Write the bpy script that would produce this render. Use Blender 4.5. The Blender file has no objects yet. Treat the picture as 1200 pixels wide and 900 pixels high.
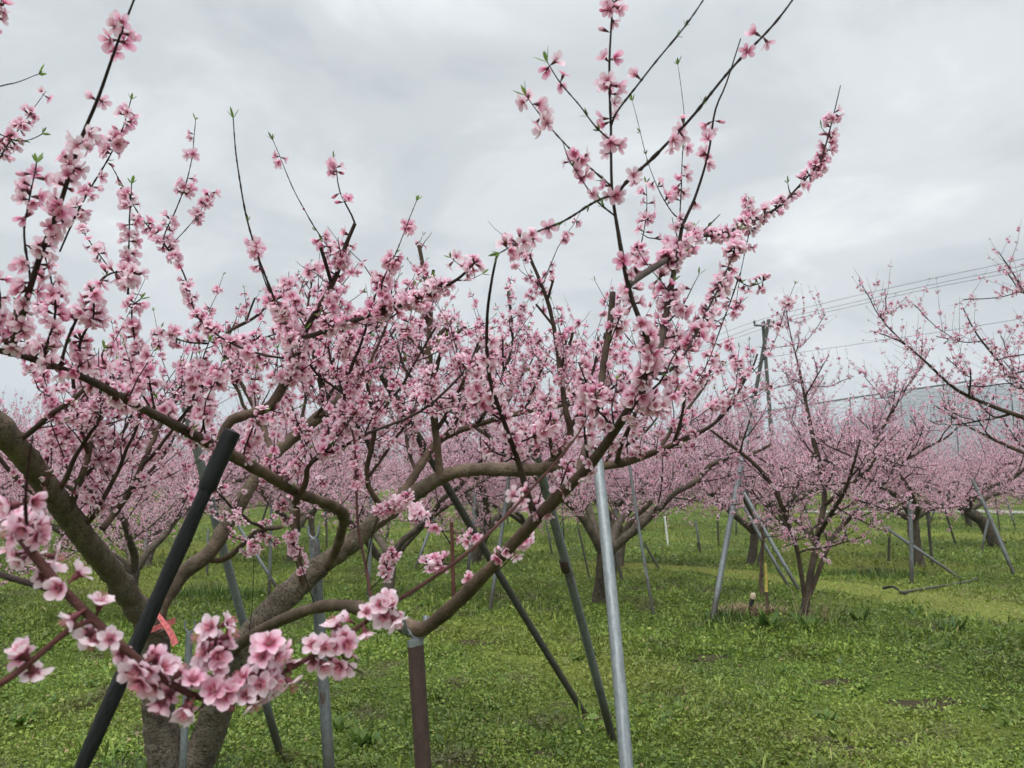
import bpy, math, numpy as np
from mathutils import Vector
S = bpy.context.scene
C = S.collection
RNG = np.random.default_rng(7)

# ------------------------------------------------------------------ camera, world, sun, exposure
F, H = 901.0, 1.55
TH = math.atan((560 - 450) / F)
cam = bpy.data.cameras.new('camera'); cam_o = bpy.data.objects.new('camera', cam); C.objects.link(cam_o)
cam.sensor_width = 36; cam.lens = 36 * F / 1200; cam.clip_start = 0.05; cam.clip_end = 9000
cam_o.location = (0, 0, H); cam_o.rotation_euler = (math.pi / 2 + TH, 0, 0)
cam.dof.use_dof = True; cam.dof.focus_distance = 2.6; cam.dof.aperture_fstop = 8.5
S.camera = cam_o
SUN_EL, SUN_ROT = math.radians(58), math.radians(200)
w = bpy.data.worlds.new('World'); S.world = w; w.use_nodes = True
nt = w.node_tree; nt.nodes.clear()
def N(nt, t, **kw):
    n = nt.nodes.new(t)
    for k, v in kw.items():
        if k in n.inputs: n.inputs[k].default_value = v
        else: setattr(n, k, v)
    return n
def ramp(nt, fac, stops, interp='LINEAR'):
    r = nt.nodes.new('ShaderNodeValToRGB'); r.color_ramp.interpolation = interp
    e = r.color_ramp.elements
    while len(e) > 1: e.remove(e[-1])
    for i, (p, c) in enumerate(stops):
        if not hasattr(c, '__len__'): c = (c, c, c)
        q = e[0] if i == 0 else e.new(p)
        q.position = p; q.color = (*c, 1)
    nt.links.new(fac, r.inputs['Fac']); return r.outputs['Color']
def math_n(nt, op, a, b=None, clamp=False):
    m = nt.nodes.new('ShaderNodeMath'); m.operation = op; m.use_clamp = clamp
    for i, v in enumerate((a, b)):
        if v is None: continue
        if isinstance(v, (int, float)): m.inputs[i].default_value = v
        else: nt.links.new(v, m.inputs[i])
    return m.outputs[0]
def mixc(nt, fac, a, b, mode='MIX'):
    m = nt.nodes.new('ShaderNodeMix'); m.data_type = 'RGBA'; m.blend_type = mode
    for i, v in ((0, fac), (6, a), (7, b)):
        if isinstance(v, (int, float)): m.inputs[i].default_value = v
        elif isinstance(v, tuple): m.inputs[i].default_value = (*v, 1)
        else: nt.links.new(v, m.inputs[i])
    return m.outputs[2]
sky = N(nt, 'ShaderNodeTexSky', sky_type='NISHITA', sun_disc=False, sun_elevation=SUN_EL, sun_rotation=SUN_ROT, air_density=1.0, dust_density=3.0, ozone_density=1.0)
tc = N(nt, 'ShaderNodeTexCoord')
sep = N(nt, 'ShaderNodeSeparateXYZ'); nt.links.new(tc.outputs['Generated'], sep.inputs[0])
# cloud layer: project the direction on a flat deck high above
zc = math_n(nt, 'ADD', math_n(nt, 'MAXIMUM', sep.outputs[2], 0.0), 0.22)
cx = math_n(nt, 'DIVIDE', sep.outputs[0], zc); cy = math_n(nt, 'DIVIDE', sep.outputs[1], zc)
comb = N(nt, 'ShaderNodeCombineXYZ'); nt.links.new(cx, comb.inputs[0]); nt.links.new(cy, comb.inputs[1])
n1 = N(nt, 'ShaderNodeTexNoise', Scale=1.9, Detail=8.0, Roughness=0.55, Distortion=0.5); nt.links.new(comb.outputs[0], n1.inputs['Vector'])
n2 = N(nt, 'ShaderNodeTexNoise', Scale=0.42, Detail=2.0, Roughness=0.5); nt.links.new(comb.outputs[0], n2.inputs['Vector'])
f = math_n(nt, 'ADD', math_n(nt, 'MULTIPLY', n1.outputs['Fac'], 0.6), math_n(nt, 'MULTIPLY', n2.outputs['Fac'], 0.5))
cl = ramp(nt, f, [(0.42, (4.5, 4.8, 5.0)), (0.5, (5.4, 5.7, 5.85)), (0.58, (6.6, 6.85, 6.95)), (0.68, (8.6, 8.75, 8.7))], 'EASE')
up = ramp(nt, sep.outputs[2], [(0.0, 1.1), (0.2, 1.0), (0.5, 1.04), (0.62, 1.45), (1.0, 4.9)])
cl = mixc(nt, 1.0, cl, up, 'MULTIPLY')
col = mixc(nt, 0.94, sky.outputs[0], cl)
bg = N(nt, 'ShaderNodeBackground', Strength=0.1); nt.links.new(col, bg.inputs['Color'])
wo = N(nt, 'ShaderNodeOutputWorld'); nt.links.new(bg.outputs[0], wo.inputs['Surface'])
sun = bpy.data.lights.new('sun', 'SUN'); sun.energy = 1.5; sun.angle = math.radians(25); sun.color = (1, 0.97, 0.93)
sun_o = bpy.data.objects.new('sun', sun); C.objects.link(sun_o)
sun_o.rotation_euler = (math.radians(32), 0, math.radians(-20))
S.view_settings.view_transform = 'Standard'; S.view_settings.look = 'None'; S.view_settings.gamma = 1
S.view_settings.use_curve_mapping = False; S.view_settings.exposure = 0.3
S.cycles.use_denoising = True
S.cycles.max_bounces = 6; S.cycles.diffuse_bounces = 3; S.cycles.glossy_bounces = 2; S.cycles.transmission_bounces = 4
S.cycles.volume_bounces = 0; S.cycles.caustics_reflective = False; S.cycles.caustics_refractive = False

# ------------------------------------------------------------------ geometry helpers
ct, st = math.cos(TH), math.sin(TH)
def P(px, py, d):
    u, v = (px - 600) / F, (450 - py) / F
    k = d / (ct - v * st)
    return np.array([u * k, d, H + (st + v * ct) * k])
def gz(x, y):
    x = np.asarray(x, float); y = np.asarray(y, float)
    return 0.03 * np.sin(x * 0.55 + 1.3) * np.cos(y * 0.48) + 0.018 * np.sin(x * 1.7 + y * 1.1) + 0.012 * np.sin(2.9 * y - 1.3 * x)
def G(px, d, dz=0.0):
    x = (px - 600) / F * d / (ct)  # good to a few cm
    for _ in range(3):
        z = float(gz(x, d)) + dz
        # solve the column px at depth d on the ground
        v = None
        k = (d * ct + (z - H) * st)   # depth along the view axis
        x = (px - 600) / F * k
    return np.array([x, d, float(gz(x, d)) + dz])
def project(pts):
    q = pts - np.array([0, 0, H]); k = q[:, 1] * ct + q[:, 2] * st
    return 600 + F * q[:, 0] / k, 450 - F * (-q[:, 1] * st + q[:, 2] * ct) / k, k

class MB:
    def __init__(s): s.v = []; s.t = []; s.q = []; s.n = 0; s.a = {}; s.mt = []; s.mq = []
    def add(s, v, t=None, q=None, mat=0, **attr):
        v = np.asarray(v, float).reshape(-1, 3)
        if t is not None and len(t): t = np.asarray(t, int).reshape(-1, 3); s.t.append(t + s.n); s.mt.append(np.broadcast_to(mat, len(t)).astype(int) if np.ndim(mat) else np.full(len(t), mat))
        if q is not None and len(q): q = np.asarray(q, int).reshape(-1, 4); s.q.append(q + s.n); s.mq.append(np.broadcast_to(mat, len(q)).astype(int) if np.ndim(mat) else np.full(len(q), mat))
        for k in set(s.a) | set(attr):
            L = s.a.setdefault(k, [np.zeros(s.n)] if s.n else [])
            L.append(np.broadcast_to(np.asarray(attr.get(k, 0.0), float), len(v)) if k in attr else np.zeros(len(v)))
        s.v.append(v); s.n += len(v)
    def mesh(s, name, mats, smooth=True):
        me = bpy.data.meshes.new(name)
        V = np.concatenate(s.v) if s.v else np.zeros((0, 3))
        T = np.concatenate(s.t) if s.t else np.zeros((0, 3), int); Q = np.concatenate(s.q) if s.q else np.zeros((0, 4), int)
        M = np.concatenate(s.mt + s.mq) if (s.mt or s.mq) else np.zeros(0, int)
        me.vertices.add(len(V)); me.vertices.foreach_set('co', V.astype(np.float32).ravel())
        L = np.concatenate([T.ravel(), Q.ravel()]).astype(np.int32)
        me.loops.add(len(L)); me.loops.foreach_set('vertex_index', L)
        ls = np.concatenate([np.arange(len(T)) * 3, len(T) * 3 + np.arange(len(Q)) * 4]).astype(np.int32)
        me.polygons.add(len(ls)); me.polygons.foreach_set('loop_start', ls)
        me.polygons.foreach_set('material_index', M.astype(np.int32))
        me.update(calc_edges=True)
        me.polygons.foreach_set('use_smooth', np.full(len(ls), smooth))
        for k, L in s.a.items():
            at = me.attributes.new(k, 'FLOAT', 'POINT'); at.data.foreach_set('value', np.concatenate(L).astype(np.float32))
        for m in (mats if isinstance(mats, (list, tuple)) else [mats]): me.materials.append(m)
        return me
    def build(s, name, mats, parent=None, smooth=True, loc=None):
        return link(s.mesh(name, mats, smooth), name, parent)
def link(me, name, parent=None):
    o = bpy.data.objects.new(name, me); C.objects.link(o)
    if parent is not None:
        o.parent = parent
        o.matrix_parent_inverse = parent.matrix_basis.inverted()
    return o
def empty(name, loc, rz=0.0, scale=1.0):
    o = bpy.data.objects.new(name, None); C.objects.link(o); o.location = loc; o.rotation_euler = (0, 0, rz); o.scale = (scale,) * 3
    o.empty_display_size = 0.1; return o
def tag(o, label=None, cat=None, group=None, kind=None):
    if label: o['label'] = label
    if cat: o['category'] = cat
    if group: o['group'] = group
    if kind: o['kind'] = kind
    return o
def norm(v): return v / np.maximum(np.linalg.norm(v, axis=-1, keepdims=True), 1e-9)

def tubes(mb, paths, radii, sides=5, cap=True, mat=0, bump=0.0, rng=RNG, squash=None, **attr):
    """paths (N,K,3), radii (N,K)"""
    paths = np.asarray(paths, float); radii = np.asarray(radii, float)
    if paths.ndim == 2: paths = paths[None]; radii = radii[None]
    n, k, _ = paths.shape
    T = np.empty_like(paths); T[:, 1:-1] = paths[:, 2:] - paths[:, :-2]; T[:, 0] = paths[:, 1] - paths[:, 0]; T[:, -1] = paths[:, -1] - paths[:, -2]
    T = norm(T)
    mean = norm(paths[:, -1] - paths[:, 0])
    ref = np.where(np.abs(mean[:, 2:3]) > 0.75, np.array([[1.0, 0.13, 0.0]]), np.array([[0.0, 0.1, 1.0]]))
    A = np.empty_like(paths); r = ref
    for i in range(k):
        a = norm(r - (r * T[:, i]).sum(-1, keepdims=True) * T[:, i]); A[:, i] = a; r = a
    B = np.cross(T, A)
    th = np.arange(sides) / sides * 2 * np.pi
    rr = radii[:, :, None] * np.ones(sides)
    if bump: rr = rr * (1 + bump * rng.standard_normal(rr.shape))
    V = paths[:, :, None] + rr[..., None] * (np.cos(th)[:, None] * A[:, :, None] + np.sin(th)[:, None] * B[:, :, None])
    d = np.concatenate([np.zeros((n, 1)), np.cumsum(np.linalg.norm(np.diff(paths, axis=1), axis=-1), 1)], 1)
    idx = np.arange(n * k * sides).reshape(n, k, sides)
    nx = np.roll(idx, -1, 2)
    Q = np.stack([idx[:, :-1], nx[:, :-1], nx[:, 1:], idx[:, 1:]], -1).reshape(-1, 4)
    V = V.reshape(-1, 3)
    at = {'thick': np.repeat(radii.ravel(), sides), 'along': np.repeat((d + rng.random((n, 1)) * 9).ravel(), sides), 'around': np.tile(np.abs(th / np.pi - 1), n * k)}
    at.update({kk: np.full(len(V), vv) for kk, vv in attr.items()})
    mb.add(V, q=Q, mat=mat, **at)
    if cap:
        for e in (0, -1):
            cv = paths[:, e] + T[:, e] * radii[:, e, None] * (0.3 if e == -1 else -0.3)
            ring = V.reshape(n, k, sides, 3)[:, e]
            vv = np.concatenate([ring, cv[:, None]], 1).reshape(-1, 3)
            b = (np.arange(n) * (sides + 1))[:, None]
            i0 = b + np.arange(sides); i1 = b + (np.arange(sides) + 1) % sides; c = np.broadcast_to(b + sides, i0.shape)
            tri = np.stack([i0, i1, c] if e == -1 else [i1, i0, c], -1).reshape(-1, 3)
            mb.add(vv, t=tri, mat=mat, thick=np.repeat(radii[:, e], sides + 1), along=0.0, around=0.5, **{kk: np.full(len(vv), vl) for kk, vl in attr.items()})

def smooth_path(pts, n):
    """Catmull-Rom through pts (list of arrays of any dimension), n samples, even in length"""
    p = np.asarray(pts, float)
    if len(p) == 2: p = np.array([p[0], (p[0] + p[1]) / 2, p[1]])
    e = np.vstack([2 * p[0] - p[1], p, 2 * p[-1] - p[-2]])
    out = []
    for i in range(1, len(e) - 2):
        t = np.linspace(0, 1, 12, endpoint=False)[:, None]
        a, b, c, d = e[i - 1], e[i], e[i + 1], e[i + 2]
        out.append(0.5 * (2 * b + (c - a) * t + (2 * a - 5 * b + 4 * c - d) * t ** 2 + (3 * b - a - 3 * c + d) * t ** 3))
    out.append(p[-1:]); o = np.vstack(out)
    L = np.concatenate([[0], np.cumsum(np.linalg.norm(np.diff(o[:, :3], axis=0), axis=1))])
    s = np.linspace(0, L[-1], n)
    return np.stack([np.interp(s, L, o[:, j]) for j in range(o.shape[1])], 1), L[-1]
def rand_dir(n, rng): return norm(rng.standard_normal((n, 3)))
def wobble(path, amp, rng):
    k = len(path); x = np.linspace(0, 1, k)
    for fq in (2, 5, 9):
        ph = rng.random(3) * 6.28; a = rng.standard_normal(3) * amp / fq
        path[:, :3] += np.sin(x[:, None] * fq * 3.1 + ph) * a * np.minimum(1, x * 4)[:, None]
    return path

# ------------------------------------------------------------------ materials
def material(name):
    m = bpy.data.materials.new(name); m.use_nodes = True; nt = m.node_tree; nt.nodes.clear()
    return m, nt
def finish(nt, shader, bump=None, disp=None):
    o = N(nt, 'ShaderNodeOutputMaterial'); nt.links.new(shader, o.inputs['Surface'])
def attr(nt, name): return N(nt, 'ShaderNodeAttribute', attribute_name=name).outputs['Fac']
def noise(nt, scale, detail=4, rough=0.55, vec=None, dist=0.0, out='Fac'):
    n = N(nt, 'ShaderNodeTexNoise', Scale=scale, Detail=float(detail), Roughness=rough, Distortion=dist)
    if vec is None: vec = N(nt, 'ShaderNodeTexCoord').outputs['Object']
    nt.links.new(vec, n.inputs['Vector']); return n.outputs[out]
def principled(nt, col, rough=0.7, bump=None, bs=0.3, bd=0.01, metal=0.0, spec=0.3):
    p = N(nt, 'ShaderNodeBsdfPrincipled', Metallic=metal)
    p.inputs['Specular IOR Level'].default_value = spec
    if isinstance(col, tuple): p.inputs['Base Color'].default_value = (*col, 1)
    else: nt.links.new(col, p.inputs['Base Color'])
    if isinstance(rough, (int, float)): p.inputs['Roughness'].default_value = rough
    else: nt.links.new(rough, p.inputs['Roughness'])
    if bump is not None:
        b = N(nt, 'ShaderNodeBump', Strength=bs, Distance=bd); nt.links.new(bump, b.inputs['Height']); nt.links.new(b.outputs[0], p.inputs['Normal'])
    return p.outputs[0]

def make_bark(name='peach_bark', tone=1.0):
    m, nt = material(name)
    th = attr(nt, 'thick'); al = attr(nt, 'along'); ar = attr(nt, 'around'); red = attr(nt, 'red')
    t = math_n(nt, 'MULTIPLY', th, 10.0)      # 1 at 10 cm radius
    base = ramp(nt, t, [(0.02, (0.032, 0.019, 0.017)), (0.06, (0.058, 0.038, 0.030)), (0.16, (0.115, 0.077, 0.054)), (0.34, (0.13, 0.097, 0.069)), (0.7, (0.165, 0.132, 0.098))])
    base = mixc(nt, red, base, (0.15, 0.052, 0.045))
    n1 = noise(nt, 9, 5, 0.65)
    base = mixc(nt, 1.0, base, ramp(nt, n1, [(0.3, 0.45 * tone), (0.5, 1.0 * tone), (0.7, 1.65 * tone)]), 'MULTIPLY')
    # lichen: pale grey-green scurf on old wood
    n3 = noise(nt, 22, 6, 0.7)
    lich = math_n(nt, 'MULTIPLY', ramp(nt, n3, [(0.5, 0.0), (0.62, 1.0)]), ramp(nt, t, [(0.3, 0.0), (0.55, 0.55)]))
    base = mixc(nt, lich, base, (0.21, 0.20, 0.16))
    # horizontal lenticels
    cb = N(nt, 'ShaderNodeCombineXYZ'); nt.links.new(math_n(nt, 'MULTIPLY', al, 95.0), cb.inputs[0]); nt.links.new(math_n(nt, 'MULTIPLY', ar, 6.0), cb.inputs[1]); 
    n2 = noise(nt, 1.0, 4, 0.65, cb.outputs[0])
    lent = math_n(nt, 'MULTIPLY', ramp(nt, n2, [(0.55, 0.0), (0.63, 1.0)]), ramp(nt, t, [(0.12, 0.0), (0.3, 0.8)]))
    base = mixc(nt, lent, base, (0.04, 0.028, 0.02))
    lent2 = math_n(nt, 'MULTIPLY', ramp(nt, n2, [(0.3, 1.0), (0.38, 0.0)]), ramp(nt, t, [(0.1, 0.0), (0.3, 0.5)]))
    base = mixc(nt, lent2, base, (0.21, 0.175, 0.13))
    vo = N(nt, 'ShaderNodeTexVoronoi', feature='DISTANCE_TO_EDGE', Scale=34.0); wv = N(nt, 'ShaderNodeMapping'); wv.inputs['Scale'].default_value = (1.0, 1.0, 1.7)
    nz = noise(nt, 11, 4, 0.6, out='Color'); tco = N(nt, 'ShaderNodeTexCoord').outputs['Object']; va = N(nt, 'ShaderNodeVectorMath', operation='MULTIPLY_ADD'); va.inputs[1].default_value = (.06, .06, .06); nt.links.new(nz, va.inputs[0]); nt.links.new(tco, va.inputs[2]); nt.links.new(va.outputs[0], wv.inputs['Vector']); nt.links.new(wv.outputs[0], vo.inputs['Vector'])
    crack = math_n(nt, 'MULTIPLY', ramp(nt, vo.outputs['Distance'], [(0.0, 1.0), (0.07, 0.0)]), ramp(nt, t, [(0.3, 0.0), (0.6, 0.75)]))
    base = mixc(nt, crack, base, (0.045, 0.034, 0.026))
    n3 = math_n(nt, 'SUBTRACT', n3, math_n(nt, 'MULTIPLY', crack, 0.8))
    h = math_n(nt, 'ADD', math_n(nt, 'MULTIPLY', n3, 0.7), math_n(nt, 'MULTIPLY', n2, -0.8))
    finish(nt, principled(nt, base, 0.75, h, 0.8, 0.012, spec=0.25)); return m
BARK = make_bark()
BARK_DARK = make_bark('dark_peach_bark', 0.62)     # darker brown for trunks and limbs of all trees but the big one
def make_petal():
    m, nt = material('petal')
    rad = attr(nt, 'rad'); tint = attr(nt, 'tint')
    pink = ramp(nt, rad, [(0.0, (0.32, 0.02, 0.07)), (0.24, (0.48, 0.04, 0.15)), (0.45, (0.86, 0.33, 0.51)), (0.65, (0.92, 0.53, 0.69)), (1.0, (0.95, 0.69, 0.81))])
    pale = ramp(nt, rad, [(0.0, (0.42, 0.06, 0.13)), (0.18, (0.58, 0.17, 0.28)), (0.4, (0.93, 0.72, 0.81)), (1.0, (0.96, 0.88, 0.93))])
    col = mixc(nt, tint, pink, pale)
    cb = N(nt, 'ShaderNodeCombineXYZ'); nt.links.new(math_n(nt, 'MULTIPLY', attr(nt, 'side'), 7.0), cb.inputs[0]); nt.links.new(math_n(nt, 'MULTIPLY', rad, 1.2), cb.inputs[1])
    col = mixc(nt, 1.0, col, ramp(nt, noise(nt, 1.0, 3, 0.6, cb.outputs[0]), [(0.35, (0.90, 0.78, 0.82)), (0.55, (1.0, 1.0, 1.0))]), 'MULTIPLY')
    d = N(nt, 'ShaderNodeBsdfPrincipled', Roughness=0.6); d.inputs['Specular IOR Level'].default_value = 0.2; nt.links.new(col, d.inputs['Base Color'])
    tr = N(nt, 'ShaderNodeBsdfTranslucent'); nt.links.new(col, tr.inputs['Color'])
    mx = N(nt, 'ShaderNodeMixShader', Fac=0.5); nt.links.new(d.outputs[0], mx.inputs[1]); nt.links.new(tr.outputs[0], mx.inputs[2])
    finish(nt, mx.outputs[0]); return m
PETAL = make_petal()
def make_simple(name, col, rough=0.6, var=0.0, scale=30, spec=0.3):
    m, nt = material(name); c = col
    if var: c = mixc(nt, 1.0, col, ramp(nt, noise(nt, scale, 4), [(0.3, 1 - var), (0.7, 1 + var)]), 'MULTIPLY')
    finish(nt, principled(nt, c, rough, spec=spec)); return m
CALYX = make_simple('calyx', (0.13, 0.035, 0.042))
STAMEN = make_simple('stamen', (0.62, 0.22, 0.27))
def make_leaf(name, stops, transl=0.3, tintattr='tint', rough=0.45, spatial=None):
    m, nt = material(name)
    col = ramp(nt, attr(nt, tintattr), stops)
    if spatial: col = spatial(nt, col)
    d = N(nt, 'ShaderNodeBsdfPrincipled', Roughness=rough); d.inputs['Specular IOR Level'].default_value = 0.3; nt.links.new(col, d.inputs['Base Color'])
    tr = N(nt, 'ShaderNodeBsdfTranslucent'); nt.links.new(col, tr.inputs['Color'])
    mx = N(nt, 'ShaderNodeMixShader', Fac=transl); nt.links.new(d.outputs[0], mx.inputs[1]); nt.links.new(tr.outputs[0], mx.inputs[2])
    finish(nt, mx.outputs[0]); return m
LEAF = make_leaf('young_leaf', [(0.0, (0.07, 0.13, 0.025)), (0.6, (0.13, 0.23, 0.04)), (1.0, (0.19, 0.30, 0.055))], 0.4)
def ground_patches(nt, col):
    pos = N(nt, 'ShaderNodeNewGeometry').outputs['Position']
    a = noise(nt, 0.55, 5, 0.6, pos); b = noise(nt, 1.5, 5, 0.62, pos); c = noise(nt, 0.22, 3, 0.5, pos)
    col = mixc(nt, 1.0, col, ramp(nt, a, [(0.32, 0.72), (0.5, 1.05), (0.68, 1.35)]), 'MULTIPLY')
    col = mixc(nt, ramp(nt, c, [(0.50, 0.0), (0.64, 0.5)]), col, (0.24, 0.245, 0.05))          # yellower sward
    col = mixc(nt, ramp(nt, b, [(0.56, 0.0), (0.66, 0.7)]), col, (0.095, 0.075, 0.045))       # dead, purplish weed patches
    return col
GRASSM = make_leaf('ground_cover', [(0.0, (0.036, 0.075, 0.013)), (0.35, (0.10, 0.165, 0.022)), (0.65, (0.172, 0.246, 0.033)), (0.88, (0.26, 0.315, 0.06)), (0.95, (0.32, 0.31, 0.11)), (1.0, (0.26, 0.19, 0.10))], 0.25, rough=0.35, spatial=ground_patches)
TURF = make_leaf('tall_grass', [(0.0, (0.04, 0.085, 0.016)), (0.7, (0.085, 0.16, 0.028)), (1.0, (0.16, 0.22, 0.05))], 0.35)
DRYG = make_leaf('dry_grass', [(0.0, (0.19, 0.13, 0.075)), (0.6, (0.33, 0.25, 0.15)), (1.0, (0.45, 0.37, 0.23))], 0.25, rough=0.7)
def make_ground():
    m, nt = material('orchard_ground')
    pos = N(nt, 'ShaderNodeNewGeometry').outputs['Position']
    n = noise(nt, 38, 6, 0.7, pos); n5 = noise(nt, 5, 4, 0.6, pos)
    col = ramp(nt, n, [(0.30, (0.03, 0.034, 0.014)), (0.48, (0.065, 0.092, 0.018)), (0.6, (0.11, 0.165, 0.024)), (0.75, (0.17, 0.22, 0.04))])
    col = ground_patches(nt, col)
    col = mixc(nt, ramp(nt, n5, [(0.64, 0.0), (0.74, 0.6)]), col, (0.075, 0.055, 0.038))
    finish(nt, principled(nt, col, 0.9, n, 0.9, 0.03, spec=0.1)); return m
GROUND = make_ground()
def make_pathm():
    m, nt = material('mown_path')
    pos = N(nt, 'ShaderNodeNewGeometry').outputs['Position']
    n = noise(nt, 30, 6, 0.7, pos); n5 = noise(nt, 2.2, 4, 0.6, pos)
    col = ramp(nt, n, [(0.28, (0.08, 0.085, 0.025)), (0.5, (0.15, 0.165, 0.035)), (0.75, (0.24, 0.235, 0.065))])
    col = mixc(nt, ramp(nt, n5, [(0.42, 0.0), (0.62, 0.65)]), col, (0.12, 0.165, 0.03))
    finish(nt, principled(nt, col, 0.9, n, 0.8, 0.02, spec=0.1)); return m
PATHM = make_pathm()
def make_metal(name, a, b, rough=0.5, metal=0.35, rust=0.0, streak=True):
    m, nt = material(name)
    al = attr(nt, 'along'); ar = attr(nt, 'around')
    cb = N(nt, 'ShaderNodeCombineXYZ'); nt.links.new(math_n(nt, 'MULTIPLY', al, 14.0), cb.inputs[0]); nt.links.new(math_n(nt, 'MULTIPLY', ar, 9.0), cb.inputs[1])
    s = noise(nt, 1.0, 6, 0.65, cb.outputs[0]); n = noise(nt, 60, 5, 0.6)
    f = math_n(nt, 'ADD', math_n(nt, 'MULTIPLY', s, 0.65), math_n(nt, 'MULTIPLY', n, 0.35))
    col = ramp(nt, f, [(0.36, a), (0.62, b)])
    if rust:
        cb2 = N(nt, 'ShaderNodeCombineXYZ'); nt.links.new(math_n(nt, 'MULTIPLY', al, 5.0), cb2.inputs[0]); nt.links.new(ar, cb2.inputs[1])
        r = noise(nt, 1.3, 6, 0.7, cb2.outputs[0])
        col = mixc(nt, ramp(nt, r, [(0.62 - rust * 0.2, 0.0), (0.72 - rust * 0.2, 0.85)]), col, (0.085, 0.045, 0.028))
    z = N(nt, 'ShaderNodeSeparateXYZ'); nt.links.new(N(nt, 'ShaderNodeNewGeometry').outputs['Position'], z.inputs[0])
    dirt = ramp(nt, math_n(nt, 'ADD', z.outputs[2], math_n(nt, 'MULTIPLY', noise(nt, 14, 5, 0.7), -0.35)), [(0.0, 0.85), (0.22, 0.0)])
    col = mixc(nt, dirt, col, (0.06, 0.055, 0.035))
    sp_ = noise(nt, 35, 6, 0.8); col = mixc(nt, ramp(nt, sp_, [(0.62, 0.0), (0.7, 0.6)]), col, (0.075, 0.06, 0.045))
    finish(nt, principled(nt, col, rough, n, 0.15, 0.004, metal, 0.4)); return m
GALV = make_metal('galvanised_steel', (0.15, 0.17, 0.18), (0.275, 0.305, 0.315))
GALV_OLD = make_metal('weathered_steel', (0.10, 0.115, 0.12), (0.21, 0.23, 0.235), 0.6, 0.25, rust=0.35)
RUSTY = make_metal('rusty_steel', (0.035, 0.022, 0.019), (0.075, 0.045, 0.036), 0.75, 0.1)
DARKP = make_metal('dark_weathered_pole', (0.028, 0.026, 0.022), (0.085, 0.083, 0.07), 0.75, 0.05)
TIMBER = make_metal('grey_concrete_pole', (0.055, 0.058, 0.055), (0.10, 0.103, 0.097), 0.85, 0.0)
def make_black():
    m, nt = material('black_plastic_wrap')
    al = attr(nt, 'along'); ar = attr(nt, 'around')
    cb = N(nt, 'ShaderNodeCombineXYZ'); nt.links.new(math_n(nt, 'MULTIPLY', al, 26.0), cb.inputs[0]); nt.links.new(math_n(nt, 'MULTIPLY', ar, 6.0), cb.inputs[1])
    n = noise(nt, 1.0, 7, 0.7, cb.outputs[0], dist=0.8)
    col = ramp(nt, n, [(0.35, (0.006, 0.0065, 0.008)), (0.62, (0.016, 0.017, 0.02)), (0.8, (0.05, 0.052, 0.056))])
    finish(nt, principled(nt, col, 0.5, n, 0.9, 0.012, spec=0.3)); return m
BLACK = make_black()
BLACKFLAT = make_simple('black_sleeve', (0.009, 0.0095, 0.011), 0.5, 0.35, 40, 0.3)
PINKTAPE = make_simple('pink_tape', (0.80, 0.20, 0.21), 0.5, 0.35, 70)
YELLOWP = make_simple('yellow_paint', (0.60, 0.47, 0.12), 0.6, 0.5, 40)
WIREM = make_simple('wire', (0.12, 0.13, 0.14), 0.5)
NETM = make_simple('net_wire', (0.20, 0.23, 0.25), 0.5)
HILLM = None

# ------------------------------------------------------------------ blossom prototypes
def petal_hi(R, cup, rng, nt_=6, ns=5):
    t = np.linspace(0, 1, nt_)[:, None]; s = np.linspace(-1, 1, ns)[None]
    hw = 0.37 * R * np.sin(np.pi * np.clip(t, 0, 1) ** 1.05 * 0.95 + 0.05) ** 0.72
    L = R * (t + 0 * s); L = L - 0.06 * R * (np.abs(s) ** 2) * (t > 0.9) + 0.02 * R * np.cos(s * 6) * (t > 0.9)
    y = s * hw * (1 + 0 * t)
    ph = rng.random() * 6
    ang = cup * (0.55 + 0.7 * t)
    x = L * np.cos(ang * 0.8); z = L * np.sin(ang * 0.8) + 0.22 * R * (s * hw / (0.4 * R)) ** 2 * 0.9 + 0.05 * R * np.sin(5 * t + ph + 2 * s)
    V = np.stack([x + 0.07 * R, y, z], -1).reshape(-1, 3)
    i = np.arange(nt_ * ns).reshape(nt_, ns)
    Q = np.stack([i[:-1, :-1], i[1:, :-1], i[1:, 1:], i[:-1, 1:]], -1).reshape(-1, 4)
    return V, Q, np.repeat(t.ravel(), ns)
def petal_mid(R, cup, rng):
    hw = 0.33 * R; ts = np.array([0.05, 0.45, 0.45, 0.82, 0.82, 1.0]); ss = np.array([0, -0.85, 0.85, -0.9, 0.9, 0])
    ang = cup * (0.55 + 0.7 * ts) * 0.8; L = R * ts
    V = np.stack([L * np.cos(ang), ss * hw, L * np.sin(ang) + 0.1 * R * np.abs(ss)], -1)
    return V, np.array([[0, 2, 1], [1, 2, 4], [1, 4, 3], [3, 4, 5]]), ts
def petal_low(R, cup, rng):
    ts = np.array([0.0, 0.65, 0.65, 1.0]); ss = np.array([0, -1, 1, 0.0]); L = R * ts; ang = cup * (0.6 + 0.5 * ts) * 0.8
    return np.stack([L * np.cos(ang), ss * 0.36 * R, L * np.sin(ang) + 0.08 * R * np.abs(ss)], -1), np.array([[0, 2, 3], [0, 3, 1]]), ts
def rotz(V, a): c, s = math.cos(a), math.sin(a); return V @ np.array([[c, s, 0], [-s, c, 0], [0, 0, 1.0]])
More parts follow.
